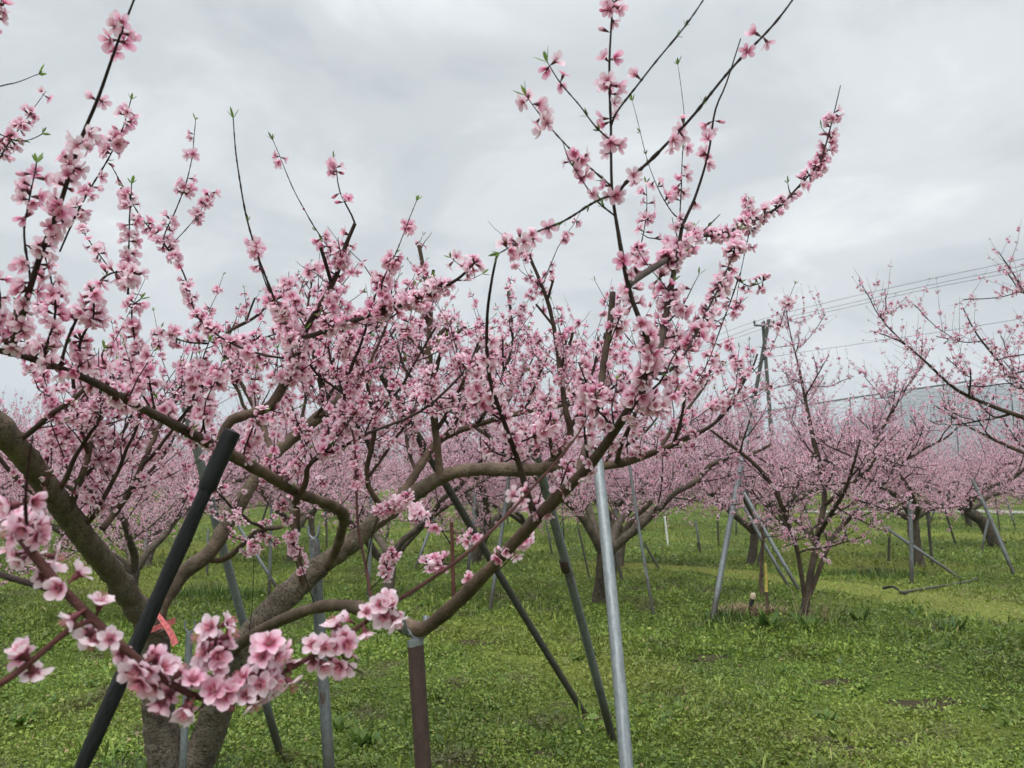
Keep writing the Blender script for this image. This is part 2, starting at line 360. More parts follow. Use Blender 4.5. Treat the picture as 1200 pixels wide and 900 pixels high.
def blossom_proto(lod, cup, rng, R=0.0175):
    """flower facing +Z, stalk at -Z"""
    V, Tr, A, M = [], [], [], []; n = 0
    for k in range(5):
        c = cup * (1 + 0.35 * rng.standard_normal() * 0.5); r = R * (1 + 0.07 * rng.standard_normal())
        if lod == 'hi':
            v, q, a = petal_hi(r, c, rng); t = np.concatenate([q[:, [0, 1, 2]], q[:, [0, 2, 3]]])
        else: v, t, a = (petal_mid if lod == 'mid' else petal_low)(r, c, rng)
        v = rotz(v, k * 2 * math.pi / 5 + 0.12 * rng.standard_normal()); v[:, 2] += 0.0006 * (k % 2)
        V.append(v); Tr.append(t + n); A.append(a); M.append(np.zeros(len(t), int)); n += len(v)
    if lod == 'hi': return V, Tr, A, M
    # calyx cone behind + stamens
    ang = np.arange(5) * 2 * np.pi / 5
    cv = np.vstack([np.stack([0.0034 * np.cos(ang), 0.0034 * np.sin(ang), np.full(5, 0.0)], -1), [[0, 0, -0.0145]]])
    if lod == 'mid':
        V.append(cv); Tr.append(np.array([[i, 5, (i + 1) % 5] for i in range(5)]) + n); A.append(np.zeros(6)); M.append(np.ones(5, int)); n += 6
        for j in range(6):
            a = j * 1.047 + rng.random(); d = np.array([math.cos(a), math.sin(a), 0]); p = np.array([-math.sin(a), math.cos(a), 0])
            V.append(np.array([p * 0.0006, -p * 0.0006, d * 0.0055 + [0, 0, 0.0085]])); Tr.append(np.array([[0, 1, 2]]) + n); A.append(np.zeros(3)); M.append(np.full(1, 2)); n += 3
    else:
        V.append(np.array([[0.004, 0, 0.003], [-0.002, 0.0035, 0.003], [-0.002, -0.0035, 0.003], [0, 0, -0.0135]])); Tr.append(np.array([[0, 1, 2], [0, 3, 1], [1, 3, 2], [2, 3, 0]]) + n); A.append(np.full(4, .12)); M.append(np.array([0, 1, 1, 1]))
    return V, Tr, A, M
def bud_proto():
    a = np.arange(5) * 2 * np.pi / 5; V = [[0, 0, -0.012]]
    for z, r in ((0.001, 0.0035), (0.007, 0.0048), (0.011, 0.003)):
        V += [[r * math.cos(x), r * math.sin(x), z] for x in a]
    V.append([0, 0, 0.0135]); T = []
    for i in range(5):
        j = (i + 1) % 5; T.append([0, 1 + j, 1 + i])
        for k in (0, 1): b = 1 + 5 * k; T += [[b + i, b + j, b + 5 + j], [b + i, b + 5 + j, b + 5 + i]]
        T.append([11 + i, 11 + j, 16])
    return np.array(V), np.array(T), np.array([0.1] + [0.2] * 5 + [0.6] * 5 + [0.6] * 5 + [0.7]), np.array([1 if (max(t) <= 5) else 0 for t in T])
PR = np.random.default_rng(3)
PROTO = {}
for lod in ('mid', 'low'):
    L = []
    for cup in (0.12, 0.22, 0.34, 0.5, 0.7, 1.0):
        V, T, A, M = blossom_proto(lod, cup, PR); L.append((np.concatenate(V), np.concatenate(T), np.concatenate(A), np.concatenate(M)))
    L.append(bud_proto()); PROTO[lod] = L
def frames(nrm, rng):
    n = len(nrm); z = norm(nrm); x = norm(np.cross(z, rand_dir(n, rng))); y = np.cross(z, x)
    return np.stack([x, y, z], 1)          # rows = local axes
def blossoms(mb, pos, nrm, scale, tint, lod, rng, buds=0.07):
    R = frames(nrm, rng); which = np.where(rng.random(len(pos)) < buds, 6, rng.integers(0, 6, len(pos)))
    for k, (V, T, A, M) in enumerate(PROTO[lod]):
        i = np.where(which == k)[0]
        if not len(i): continue
        W = np.einsum('vj,njk->nvk', V, R[i]) * scale[i, None, None] + pos[i, None]
        TT = (T[None] + (np.arange(len(i)) * len(V))[:, None, None]).reshape(-1, 3)
        mb.add(W.reshape(-1, 3), t=TT, mat=np.tile(M, len(i)), rad=np.tile(A, len(i)), tint=np.repeat(tint[i], len(V)))
# leaf tufts: narrow young leaves round an axis
def leaf_strip(mb, base, d, side, L, W, tint, mat=0, seg=3, fold=0.35, bend=0.2):
    up = np.cross(side, d); t = np.linspace(0, 1, seg + 1)
    hw = W * np.sin(np.pi * np.clip(t * 0.92 + 0.08, 0, 1)) ** 0.8
    mid = base + np.outer(t * L, d) + np.outer(bend * L * t ** 2, -up)
    V = np.stack([mid - hw[:, None] * side + fold * hw[:, None] * up, mid, mid + hw[:, None] * side + fold * hw[:, None] * up], 1).reshape(-1, 3)
    i = np.arange(3 * (seg + 1)).reshape(seg + 1, 3)
    Q = np.stack([i[:-1, :-1], i[1:, :-1], i[1:, 1:], i[:-1, 1:]], -1).reshape(-1, 4)
    mb.add(V, q=Q, mat=mat, tint=tint)
def tuft(mb, p, d, rng, L=0.022, n=4):
    for k in range(n):
        a = k * 2 * math.pi / n + rng.random(); x = norm(np.cross(d, [0.3, 0.5, 0.8])); y = np.cross(d, x)
        out = math.cos(a) * x + math.sin(a) * y; dd = norm(d + out * (0.25 + 0.45 * rng.random())); sd = norm(np.cross(dd, out + 0.01 * d))
        leaf_strip(mb, p + out * 0.0008, dd, sd, L * (0.65 + 0.6 * rng.random()), L * 0.13, rng.random(), bend=-0.15)

# ------------------------------------------------------------------ shoots and what grows on them
def grow_shoots(path, rng, step, lmin, lmax, up=0.8, K=6, skip=(0.0, 1.0), r=0.0028, lat=1.0, pw=1.0):
    """shoots springing from a limb path (k,>=3); returns paths (n,K,3), radii"""
    d = np.diff(path[:, :3], axis=0); L = np.concatenate([[0], np.cumsum(np.linalg.norm(d, axis=1))])
    n = max(1, int(L[-1] * (skip[1] - skip[0]) / step))
    s = np.sort(rng.uniform(skip[0], skip[1], n)) * L[-1]
    p = np.stack([np.interp(s, L, path[:, j]) for j in range(3)], 1)
    k = np.clip(np.searchsorted(L, s) - 1, 0, len(d) - 1); T = norm(d[k])
    rd = rand_dir(n, rng); rd = norm(rd - (rd * T).sum(1, keepdims=True) * T)
    d0 = norm(rd * lat + T * 0.45 + np.array([0, 0, up * 0.55]))
    ln = lmin + (lmax - lmin) * rng.random(n) ** (1.6 * pw)
    ln *= np.where(d0[:, 2] < 0.1, 0.55, 1.0)
    t = np.linspace(0, 1, K)[None, :, None]
    side = rand_dir(n, rng)
    cur = np.array([0, 0, 1.0]) * up * 0.35 + side * 0.16
    Pth = p[:, None] + ln[:, None, None] * (d0[:, None] * t + cur[:, None] * t ** 2) + (side * ln[:, None] * 0.03)[:, None] * np.sin(t * 9)
    rr = r * (0.6 + 0.7 * (ln / lmax))[:, None] * np.linspace(1, 0.32, K)[None]
    return Pth, rr
def spots_on(paths, rng, spacing, t0=0.05, t1=0.93, per=1.6, scatter=0.012, size=1.0):
    """blossom positions and facings on shoot paths (n,K,3)"""
    n, K, _ = paths.shape
    ln = np.linalg.norm(np.diff(paths, axis=1), axis=-1).sum(1)
    cnt = np.maximum(1, (ln * (t1 - t0) / spacing)).astype(int)
    idx = np.repeat(np.arange(n), cnt); t = t0 + (t1 - t0) * rng.random(len(idx))
    m = rng.poisson(per, len(idx)); m = np.clip(m, 0, 4); idx = np.repeat(idx, m); t = np.repeat(t, m)
    f = t * (K - 1); i = np.clip(f.astype(int), 0, K - 2); fr = (f - i)[:, None]
    a, b = paths[idx, i], paths[idx, i + 1]; p = a * (1 - fr) + b * fr; T = norm(b - a)
    rd = rand_dir(len(idx), rng); rd = norm(rd - (rd * T).sum(1, keepdims=True) * T)
    nr = norm(rd + T * 0.25 * rng.standard_normal((len(idx), 1)) + 0.35 * rand_dir(len(idx), rng))
    sz = size * (0.8 + 0.4 * rng.random(len(idx)))
    pos = p + nr * (0.0135 * sz)[:, None] * (0.92 + 0.1 * rng.random((len(idx), 1)))
    return pos, nr, sz


# ------------------------------------------------------------------ the ground, path, road, hills
def axis_coords(fine0, fine1, step, far):
    a = np.arange(fine0, fine1 + 1e-6, step); g = step; out_hi = []; x = fine1
    while x < far: g *= 1.35; x = min(x + g, far); out_hi.append(x)
    g = step; out_lo = []; x = fine0
    while x > -far: g *= 1.35; x = max(x - g, -far); out_lo.append(x)
    return np.concatenate([out_lo[::-1], a, out_hi])
gx = axis_coords(-24, 26, 0.4, 3000); gy = axis_coords(-4, 40, 0.4, 3000)
X, Y = np.meshgrid(gx, gy, indexing='ij')
fade = np.clip(1 - (np.hypot(X, Y - 15) - 30) / 30, 0, 1)
mb = MB(); i = np.arange(X.size).reshape(X.shape)
mb.add(np.stack([X, Y, gz(X, Y) * fade], -1), q=np.stack([i[:-1, :-1], i[1:, :-1], i[1:, 1:], i[:-1, 1:]], -1))
tag(mb.build('ground', GROUND), kind='structure')
def strip(name, pts, mat, n, cross=9, dz=0.004, rag=0.0, rng=RNG):
    """pts (x, y, halfwidth)"""
    p, L = smooth_path(pts, n); t = np.gradient(p[:, :2], axis=0); t = norm(t); nn = np.stack([-t[:, 1], t[:, 0]], 1)
    s = np.linspace(-1, 1, cross); jit = 1 + rag * np.stack([np.convolve(rng.standard_normal(n + 8), np.ones(5) / 5, 'same')[4:-4] for _ in (0, 1)], 1)
    hw = p[:, 2:3] * np.where(s[None] < 0, jit[:, :1], jit[:, 1:])
    xy = p[:, None, :2] + nn[:, None] * (s[None] * hw)[..., None]
    v = np.concatenate([xy, (gz(xy[..., 0], xy[..., 1]) * np.clip(1 - (np.hypot(xy[..., 0], xy[..., 1] - 15) - 30) / 30, 0, 1) + dz)[..., None]], -1)
    i = np.arange(n * cross).reshape(n, cross); mb = MB()
    mb.add(v, q=np.stack([i[:-1, :-1], i[1:, :-1], i[1:, 1:], i[:-1, 1:]], -1)); return tag(mb.build(name, mat), kind='structure'), p
pw = [G(1420, 8.0), G(1200, 9.0), G(1100, 9.9), G(1010, 11.0), G(900, 12.3), G(800, 13.4), G(690, 14.2), G(560, 14.8)]
path_o, PATHP = strip('path', [(*q[:2], hwid) for q, hwid in zip(pw, (0.75, 0.7, 0.62, 0.55, 0.5, 0.4, 0.24, 0.1))], PATHM, 160, rag=0.35)
m, nt = material('pale_gravel'); pos = N(nt, 'ShaderNodeNewGeometry').outputs['Position']
finish(nt, principled(nt, ramp(nt, noise(nt, 3, 5, 0.7, pos), [(0.3, (0.20, 0.20, 0.17)), (0.7, (0.32, 0.31, 0.28))]), 0.9)); GRAVEL = m
strip('road', [(13, 35.3, 0.5), (15, 35.4, 1.1), (20, 35.3, 1.3), (30, 35.0, 1.3), (70, 34, 1.4)], GRAVEL, 120, cross=5, dz=0.04)
m, nt = material('forested_hill'); pos = N(nt, 'ShaderNodeNewGeometry').outputs['Position']
finish(nt, principled(nt, ramp(nt, noise(nt, 0.02, 6, 0.7, pos), [(0.3, (0.012, 0.02, 0.016)), (0.7, (0.04, 0.052, 0.04))]), 0.95)); HILLM = m
hx = np.linspace(-1700, 1900, 181); hy = np.linspace(1050, 2100, 41); HX, HY = np.meshgrid(hx, hy, indexing='ij')
prof = np.interp(hx, [-1700, -1100, -600, -200, 200, 480, 640, 720, 800, 900, 1300, 1900], [70, 100, 75, 62, 50, 58, 75, 110, 160, 195, 215, 160])
rr = np.random.default_rng(5); prof = prof + sum(rr.normal() * 9 / k * np.sin(hx / 2400 * 6.28 * k * 2.2 + rr.random() * 6) for k in range(1, 16))
sec = np.sin(np.clip((HY - 1050) / 700, 0, 1) * np.pi / 2) ** 1.2 * np.clip((2100 - HY) / 350, 0, 1) ** 0.5
HZ = prof[:, None] * sec * (1 + 0.10 * np.sin(HX / 90 + HY / 140) * np.sin(HY / 110)) - 2 + rr.normal(0, 1.5, HX.shape)
mb = MB(); i = np.arange(HX.size).reshape(HX.shape); mb.add(np.stack([HX, HY, HZ], -1), q=np.stack([i[:-1, :-1], i[1:, :-1], i[1:, 1:], i[:-1, 1:]], -1))
tag(mb.build('hills', HILLM), kind='structure')

# ------------------------------------------------------------------ props
def ground_depth(py):
    lo, hi = 0.5, 200
    for _ in range(50):
        d = (lo + hi) / 2; k = d * ct + (-H) * st; y = 450 - F * (-d * st - H * ct) / k
        lo, hi = (lo, d) if y < py else (d, hi)
    return d
def ground_y(d): return 450 + F * (d * st + H * ct) / (d * ct - H * st)
def foot_line(a, b, d):
    y = ground_y(d); return G(a[0] + (b[0] - a[0]) * (y - a[1]) / (b[1] - a[1]), d)
def foot_px(px, py): return G(px, ground_depth(py))
def fork(mb, top, axis, r, open_dir, size=0.06):
    """a bent U cradle welded to the pole head"""
    a = norm(axis); s = norm(np.cross(a, open_dir)); t = np.linspace(0, np.pi, 9)
    pth = np.stack([top + a * (size * 0.75 * (1 - np.sin(x)) + size * 0.2) + s * size * 0.62 * math.cos(x) for x in t])
    pth = np.vstack([pth[0] + a * size * 0.55, pth, pth[-1] + a * size * 0.55])
    tubes(mb, pth, np.full(len(pth), r), 6)
def pole(foot, head, r, mat, label, cat='prop pole', name='prop_pole', group='prop poles holding up the peach limbs', r1=None, collar=None, cradle=True, sides=12, sink=0.12, forkmat=None):
    foot = np.asarray(foot, float); head = np.asarray(head, float); a = norm(head - foot)
    root = tag(empty(name, foot), label, cat, group)
    n = 14; t = np.linspace(0, 1, n)[:, None]; p = (foot - a * sink) * (1 - t) + head * t
    bow = norm(np.cross(a, [0.3, 1, 0.1])) * RNG.normal() * 0.004 * np.linalg.norm(head - foot); p = p + bow * np.sin(t * np.pi)
    mb = MB(); tubes(mb, p, np.linspace(r, r1 or r, n), sides); mb.build('pipe', mat, root)
    if collar:
        for c in collar:
            q = foot + (head - foot) * c; mb = MB(); tubes(mb, np.stack([q - a * 0.04, q - a * 0.035, q + a * 0.035, q + a * 0.04]), np.array([r, r * 1.18, r * 1.18, r]), sides); mb.build('collar', forkmat or mat, root)
    if cradle:
        mb = MB(); fork(mb, head - a * 0.004, a, max(0.005, r * 0.28), np.array([0.2, 1.0, 0.1]), max(0.04, r * 1.7)); mb.build('cradle', forkmat or mat, root)
    return root

# the black wrapped post
ft = foot_line((268, 510), (95, 900), 1.72); hd = P(272, 506, 1.93)
root = tag(empty('prop_post', ft), 'thick black plastic-wrapped post leaning left under the long limb', 'prop pole', 'prop poles holding up the peach limbs')
a = norm(hd - ft); t = np.linspace(0, 1, 40)[:, None]; p = (ft - a * 0.1) * (1 - t) + (hd - a * 0.10) * t
mb = MB(); tubes(mb, p, 0.0172 + 0.0010 * RNG.standard_normal(40), 14, bump=0.03); mb.build('post', BLACK, root)
t = np.linspace(0, 1, 12)[:, None]; p = (hd - a * 0.155) * (1 - t) + hd * t
mb = MB(); tubes(mb, p, np.array([0.019, 0.0225] + [0.0218] * 8 + [0.0228, 0.0222]), 14, bump=0.02); mb.build('padding_sleeve', BLACKFLAT, root)
# the rusty post with its cradle
ft = foot_line((487, 752), (496, 900), 2.06); hd = P(487, 756, 2.14)
root = tag(empty('prop_post', ft), 'short rusty brown post with a pale hooked cradle under the low limb', 'prop pole', 'prop poles holding up the peach limbs')
a = norm(hd - ft); t = np.linspace(0, 1, 24)[:, None]
mb = MB(); tubes(mb, (ft - a * 0.1) * (1 - t) + hd * t, np.full(24, 0.0215), 14, bump=0.012); mb.build('post', RUSTY, root)
mb = MB(); pts = [hd - a * 0.03, hd + a * 0.02, hd + a * 0.035 + [-0.022, 0, 0], P(474, 738, 2.12), P(471, 720, 2.1)]
sp, _ = smooth_path(pts, 16); tubes(mb, sp, np.full(16, 0.0085), 8)
sp, _ = smooth_path([hd + a * 0.015, hd + a * 0.02 + [0.02, 0.0, 0.004], P(499, 737, 2.2), P(499, 722, 2.22)], 14); tubes(mb, sp, np.full(14, 0.0085), 8)
mb.build('cradle', GALV, root)
mb = MB(); tubes(mb, np.stack([hd - a * 0.012, hd + a * 0.014]), np.array([0.0205, 0.0225]), 14); mb.build('cap', GALV, root)
# the other poles near by
ft = foot_line((700, 540), (728, 900), 2.02)
pole(ft, P(699, 526, 2.95), 0.0213, GALV, 'bright galvanised pole rising from the bottom edge, leaning slightly left', collar=None)
pole(foot_px(717.5, 864), P(622, 512, 3.85), 0.0245, GALV_OLD, 'grey steel pole with a rusty joint leaning behind the bright galvanised pole', collar=(0.62,), forkmat=RUSTY)
pole(foot_px(684, 833), P(447, 438, 4.2), 0.0225, DARKP, 'long dark mossy pole leaning far to the left with its foot on open grass', forkmat=GALV_OLD)
pole(foot_px(330, 889), P(214, 462, 3.75), 0.0225, GALV, 'pale grey pole leaning left between the two stems of the big tree')
pole(foot_line((369, 634), (386, 900), 3.86), P(368, 632, 3.95), 0.027, GALV_OLD, 'stout upright grey post with a wide metal head beside the right stem', forkmat=GALV)
pole(foot_line((221, 750), (214, 900), 3.55), P(222, 742, 3.62), 0.0165, GALV, 'thin upright pipe standing in front of the forked trunk base')
ex = [  # foot px, foot py, head px, head py, d shift, r cm, material, label
 (330, 697, 268, 598, 0.1, 2.2, 0, 'pale pipe leaning left in the grass behind the right stem of the big tree'),
 (1068, 684, 1066, 590, 0.0, 3.0, 1, 'upright grey pole just in front of the leaning brown trunk on the right'),
 (1125, 677, 1040, 620, 1.0, 2.6, 1, 'grey pole slanting low to the left past the brown trunk on the right'),
 (1093, 662, 1086, 590, 0.1, 2.6, 2, 'black post right of the leaning brown trunk on the right'),
 (1189, 676, 1140, 563, 0.4, 3.0, 1, 'grey pole leaning left in front of the forked mossy trunk at the right'),
 (1120, 638, 1107, 596, 0.1, 2.4, 2, 'dark thin pole leaning left between the two far right trunks'),
 (1150, 648, 1159, 606, 0.0, 2.4, 1, 'short grey pole leaning right against the forked mossy trunk'),
 (1041, 661, 1042, 630, 0.0, 2.2, 2, 'short dark pole under the low bough right of the young tree'),
 (925, 689, 873, 596, 0.4, 2.5, 1, 'lower of two parallel grey poles leaning left behind the young tree'),
 (938, 694, 872, 578, 0.5, 2.7, 0, 'upper of two parallel pale poles leaning left behind the young tree'),
 (835, 728, 884, 470, 0.6, 3.4, 0, 'tall pale pole leaning right, left of the young tree, crossing the crown'),
 (887, 664, 901, 604, 0.1, 2.4, 2, 'dark pole leaning right behind the yellow stake'),
 (821, 648, 815, 612, 0.0, 2.5, 0, 'short pale pole standing left of the tall leaning pole'),
 (842, 641, 841, 610, 0.0, 2.2, 2, 'dark upright stick just left of the tall leaning pole'),
 (783, 640, 779, 606, 0.0, 2.2, 3, 'white painted pipe in the middle of the far grass'),
 (766, 719, 737, 540, 0.3, 1.9, 1, 'slim tall grey pole right of the bright galvanised pole'),
 (773, 668, 756, 638, 0.1, 2.2, 2, 'dark short pole slanting under the low bough right of the slim pole'),
 (729, 682, 716, 630, 0.2, 2.6, 2, 'dark leaning post right beside the bright galvanised pole'),
 (721, 681, 722, 600, 0.1, 2.0, 1, 'thin grey upright pole close behind the bright galvanised pole'),
 (691, 684, 678, 620, 0.2, 1.6, 2, 'very thin dark rod between the two nearest steel poles'),
 (647, 650, 640, 610, 0.1, 2.0, 1, 'thin grey pole in the far grass left of the nearest steel poles'),
 (574, 714, 597, 556, 0.3, 2.3, 1, 'grey pole leaning right below the arching limb'),
 (547, 678, 557, 578, 0.2, 2.5, 1, 'upright grey pole below the middle of the arching limb'),
 (486, 667, 519, 580, 0.4, 2.4, 0, 'pale pole leaning right under the left part of the arching limb'),
 (452, 638, 459, 596, 0.0, 2.6, 2, 'dark pole at the far end of the grass below the arching limb'),
 (431, 704, 435, 570, 0.1, 2.2, 0, 'pale upright pole standing right of the right stem of the big tree'),
 (315, 700, 318, 596, 0.1, 2.0, 1, 'thin upright grey pole seen between the stems of the big tree'),
 (242, 672, 244, 622, 0.1, 2.2, 1, 'short grey pole left of the pale leaning pole in the far grass'),
 (165, 668, 173, 622, 0.1, 2.2, 0, 'short pale pole right of the trunk behind the big tree'),
]
WHITE = make_simple('white_pipe_paint', (0.72, 0.73, 0.74), 0.5, 0.1)
for fx, fy, hx_, hy_, dd, r, mi, lab in ex:
    f0 = foot_px(fx, fy); pole(f0, P(hx_, hy_, f0[1] + dd), r / 100, (GALV, GALV_OLD, DARKP, WHITE)[mi], lab, sides=8)

# ------------------------------------------------------------------ orchard trees behind
TWIG_PARTS = {}
def limb_path(p0, az, el, L, rng, n=12, el1=None, wob=0.16):
    """a polyline growing out; elevation drifts from el to el1"""
    el1 = el if el1 is None else el1; p = [np.array(p0, float)]; a = az
    for k in range(n):
        e = el + (el1 - el) * k / n + rng.normal() * wob * 0.8; a += rng.normal() * wob
        p.append(p[-1] + L / n * np.array([math.cos(e) * math.cos(a), math.cos(e) * math.sin(a), math.sin(e)]))
    return np.array(p)
def side_branches(path, rng, n, lmin, lmax, t0=0.2, t1=0.95, r=0.012, up=0.7, droop=0.0):
    out = []; k = len(path)
    for j in range(n):
        t = t0 + (t1 - t0) * (j + rng.random() * 0.8) / n; i = min(k - 2, int(t * (k - 1))); T = norm(path[i + 1, :3] - path[i, :3])
        sd = norm(np.cross(T, [0, 0, 1.0])) * (1 if j % 2 else -1); d = norm(sd * (0.7 + 0.3 * rng.random()) + T * 0.55 + np.array([0, 0, (up * (0.35 + 0.65 * rng.random())) if rng.random() >= droop else -0.2 - 0.6 * rng.random()]))
        L = (lmin + (lmax - lmin) * rng.random()) * (1.05 - 0.45 * t)
        q = limb_path(path[i, :3], math.atan2(d[1], d[0]), math.asin(np.clip(d[2], -1, 1)), L, rng, 7, math.asin(np.clip(d[2], -1, 1)) + 0.35, 0.13)
        q, _ = smooth_path(q, 12); rb = min(r, 0.7 * path[i, 3]) if path.shape[1] > 3 else r
        out.append(np.c_[q, np.linspace(rb, 0.0042, 12)])
    return out
def make_tree(seed, limbs=None, trunk=None, nl=4, L=(2.3, 2.9), el=(0.4, 0.8), el1=(-0.05, 0.45), step=0.075, lod='low', fsize=1.0, spacing=0.05, lmax=0.85, nside=7, per=1.7, smin=0.6, smax=1.4, stepmul=1.0, droop=0.3):
    """meshes of one open-vase peach tree in local coordinates"""
    rng = np.random.default_rng(seed)
    if trunk is None:
        h = 0.42 + 0.22 * rng.random(); lean = rng.normal(0, 0.12, 2)
        tp, _ = smooth_path([(0, 0, -0.15), (0, 0, 0), (lean[0] * 0.5, lean[1] * 0.5, h * 0.5), (lean[0], lean[1], h)], 14)
        tr = np.interp(np.linspace(0, 1, 14), [0, 0.2, 0.4, 1], [0.125, 0.105, 0.085, 0.09]) * (0.85 + 0.3 * rng.random()); trunk = np.c_[tp, tr]
    if limbs is None:
        limbs = []; a0 = rng.random() * 6.28; top = trunk[-1, :3]
        for k in range(nl):
            q = limb_path(top - [0, 0, 0.05], a0 + k * 6.283 / nl + rng.normal() * 0.25, rng.uniform(*el), rng.uniform(*L), rng, 9, rng.uniform(*el1))
            q, _ = smooth_path(q, 28); r0 = 0.052 + 0.012 * rng.random()
            limbs.append(np.c_[q, r0 * np.linspace(1, 0.2, 28) ** 0.9 + 0.002])
    parts = []
    mb = MB(); tubes(mb, trunk[:, :3], trunk[:, 3], 10, bump=0.05, rng=rng); parts.append(('trunk', mb.mesh('trunk', BARK_DARK)))
    tw = MB(); bl = MB(); lf = MB()
    for lb in limbs:
        mb = MB(); tubes(mb, lb[:, :3], lb[:, 3], 8, bump=0.05, rng=rng)
        subs = side_branches(lb, rng, nside, smin, smax, droop=droop)
        subs2 = [s2 for s in subs if len(s) for s2 in side_branches(s, rng, 2, 0.3, 0.7, 0.3, 0.9, 0.006, droop=droop)]
        for s in subs + subs2: tubes(mb, s[:, :3], s[:, 3], 5, rng=rng)
        parts.append(('limb', mb.mesh('limb', BARK_DARK)))
        for j, s in enumerate([lb] + subs + subs2):
            st_ = (step if j == 0 else step * 0.85) * stepmul
            pp, rr = grow_shoots(s, rng, st_, 0.12, lmax if j else lmax * 1.05, up=0.85, skip=(0.22 if j == 0 else 0.08, 1.0), K=5)
            tubes(tw, pp, rr * .75, 3, cap=False)
            ps, nr, sc = spots_on(pp, rng, spacing, per=per, t1=0.9); n = len(ps)
            blossoms(bl, ps, nr, sc * fsize, np.clip(rng.normal(0.68, 0.33, n), 0, 1), lod, rng, 0.1)
            for q in pp[rng.random(len(pp)) < 0.3]: tuft(lf, q[-1], norm(q[-1] - q[-2]), rng, 0.02, 3)
            ps, nr, sc = spots_on(s[None, :, :3], rng, 0.06, t0=0.35 if j == 0 else 0.1, t1=1, per=1.3, scatter=0.02)
            blossoms(bl, ps, nr, sc * fsize, np.clip(rng.normal(0.68, 0.3, len(ps)), 0, 1), lod, rng)
    parts += [('twigs', tw.mesh('twigs', BARK)), ('blossoms', bl.mesh('blossoms', [PETAL, CALYX, STAMEN])), ('leaves', lf.mesh('leaves', LEAF))]
    return parts
def place_tree(parts, loc, rz, sc, label, group):
    r = tag(empty('peach_tree', loc, rz, sc), label, 'tree', group)
    for nm, me in parts:
        o = bpy.data.objects.new(nm, me); C.objects.link(o); o.parent = r
        if nm in ('twigs', 'blossoms', 'leaves'): o['kind'] = 'stuff'
    return r
VAR = [make_tree(100 + k, nl=(4, 4, 4, 5, 4)[k], droop=0.42, per=2.1, nside=10, L=(2.5, 3.2), el=(0.4, 0.95), el1=(-0.1, 0.5), step=0.06) for k in range(5)]
FARV = [make_tree(200 + k, nl=5, step=0.12, spacing=0.06, fsize=1.45, nside=9, droop=0.5, L=(2.5, 3.2), el=(0.3, 0.9), el1=(-0.2, 0.45), per=2.2) for k in range(3)]
TG = 'blossoming peach trees of the orchard'
def at_base(pts, base):  # (px, py, d, r cm) -> local path with radius
    q = np.array([[*(P(x, y, d) - base), r / 100] for x, y, d, r in pts]); s, L = smooth_path(q, 34); return s
# the young tree on the right
b = foot_px(942, 727); D = b[1]
def RL(pts): return at_base([(x, y, D + dd, r) for x, y, dd, r in pts], b)
trunk = np.vstack([[0, 0, -0.15, 0.062], [0, 0, 0, 0.056], RL([(942, 722, 0, 5.0), (946, 695, 0, 4.2), (952, 662, 0, 3.6), (956, 640, 0, 3.4)])[::4]])
tq, _ = smooth_path(trunk, 24)
lim = [RL([(955, 645, 0, 3.4), (959, 622, 0, 3.3), (966, 590, 0, 3.1), (963, 555, -.05, 3.3), (952, 510, -.1, 2.5), (944, 470, -.1, 1.8), (936, 430, -.1, 1.2), (926, 390, -.1, .7), (920, 352, -.1, .3)]),
       RL([(944, 705, 0, 2.7), (939, 672, -.05, 2.6), (933, 640, -.1, 2.6), (925, 617, -.2, 2.5), (917, 594, -.3, 2.9), (903, 566, -.4, 2.5), (880, 540, -.6, 2), (850, 517, -.7, 1.5), (822, 496, -.8, .9)]),
       RL([(949, 697, 0, 2.7), (963, 660, .05, 2.5), (973, 635, .1, 2.4), (985, 618, .2, 2.8), (1003, 600, .2, 2.6), (1030, 572, .2, 2.2), (1055, 545, .2, 1.9), (1085, 525, .2, 1.4), (1110, 512, .2, 1.0), (1130, 492, .2, .6)]),
       RL([(966, 592, 0, 2.6), (985, 577, -.2, 2.3), (1010, 557, -.3, 2.0), (1024, 540, -.4, 1.8), (1028, 514, -.4, 1.5), (1048, 480, -.4, 1.0), (1060, 450, -.4, .6)]),
       RL([(957, 640, 0, 2.6), (935, 612, .5, 2.4), (900, 590, 1.0, 2), (870, 565, 1.4, 1.5), (850, 540, 1.6, 1)]),
       RL([(958, 628, 0, 2.8), (975, 600, -.5, 2.4), (990, 575, -1.0, 2.0), (1000, 545, -1.4, 1.4), (1008, 515, -1.5, .8)])]
place_tree(make_tree(31, limbs=lim, trunk=tq, step=0.065, lmax=0.33, nside=8, smin=0.35, smax=1.0, droop=0.4, per=1.9), b, 0, 1, 'young slender peach tree standing alone in front of the rows on the right', TG)
# the tree whose boughs come in from the right edge
b = G(1345, 6.4); D = b[1]
lim = [RL([(1340, 690, 0, 4.5), (1310, 610, -.2, 3.6), (1265, 540, -.4, 2.6), (1215, 497, -.5, 1.9), (1165, 477, -.6, 1.5), (1120, 456, -.7, 1.1), (1085, 424, -.8, .8), (1055, 400, -.8, .55), (1022, 388, -.8, .3)]),
       RL([(1340, 690, 0, 4.5), (1290, 600, .4, 3.4), (1230, 545, .8, 2.3), (1180, 522, 1.0, 1.6), (1135, 500, 1.2, 1.0), (1095, 475, 1.3, .6)]),
       RL([(1345, 670, 0, 5), (1310, 560, .1, 4), (1260, 490, .1, 2.4), (1205, 462, .1, 1.5), (1172, 425, .1, 1.1), (1145, 392, .1, .7), (1128, 360, .1, .4)]),
       RL([(1345, 670, 0, 4.5), (1300, 530, -.3, 2.8), (1250, 430, -.4, 1.7), (1215, 365, -.4, 1.0), (1190, 325, -.4, .6), (1170, 295, -.4, .3)])]
rr_ = np.random.default_rng(77)
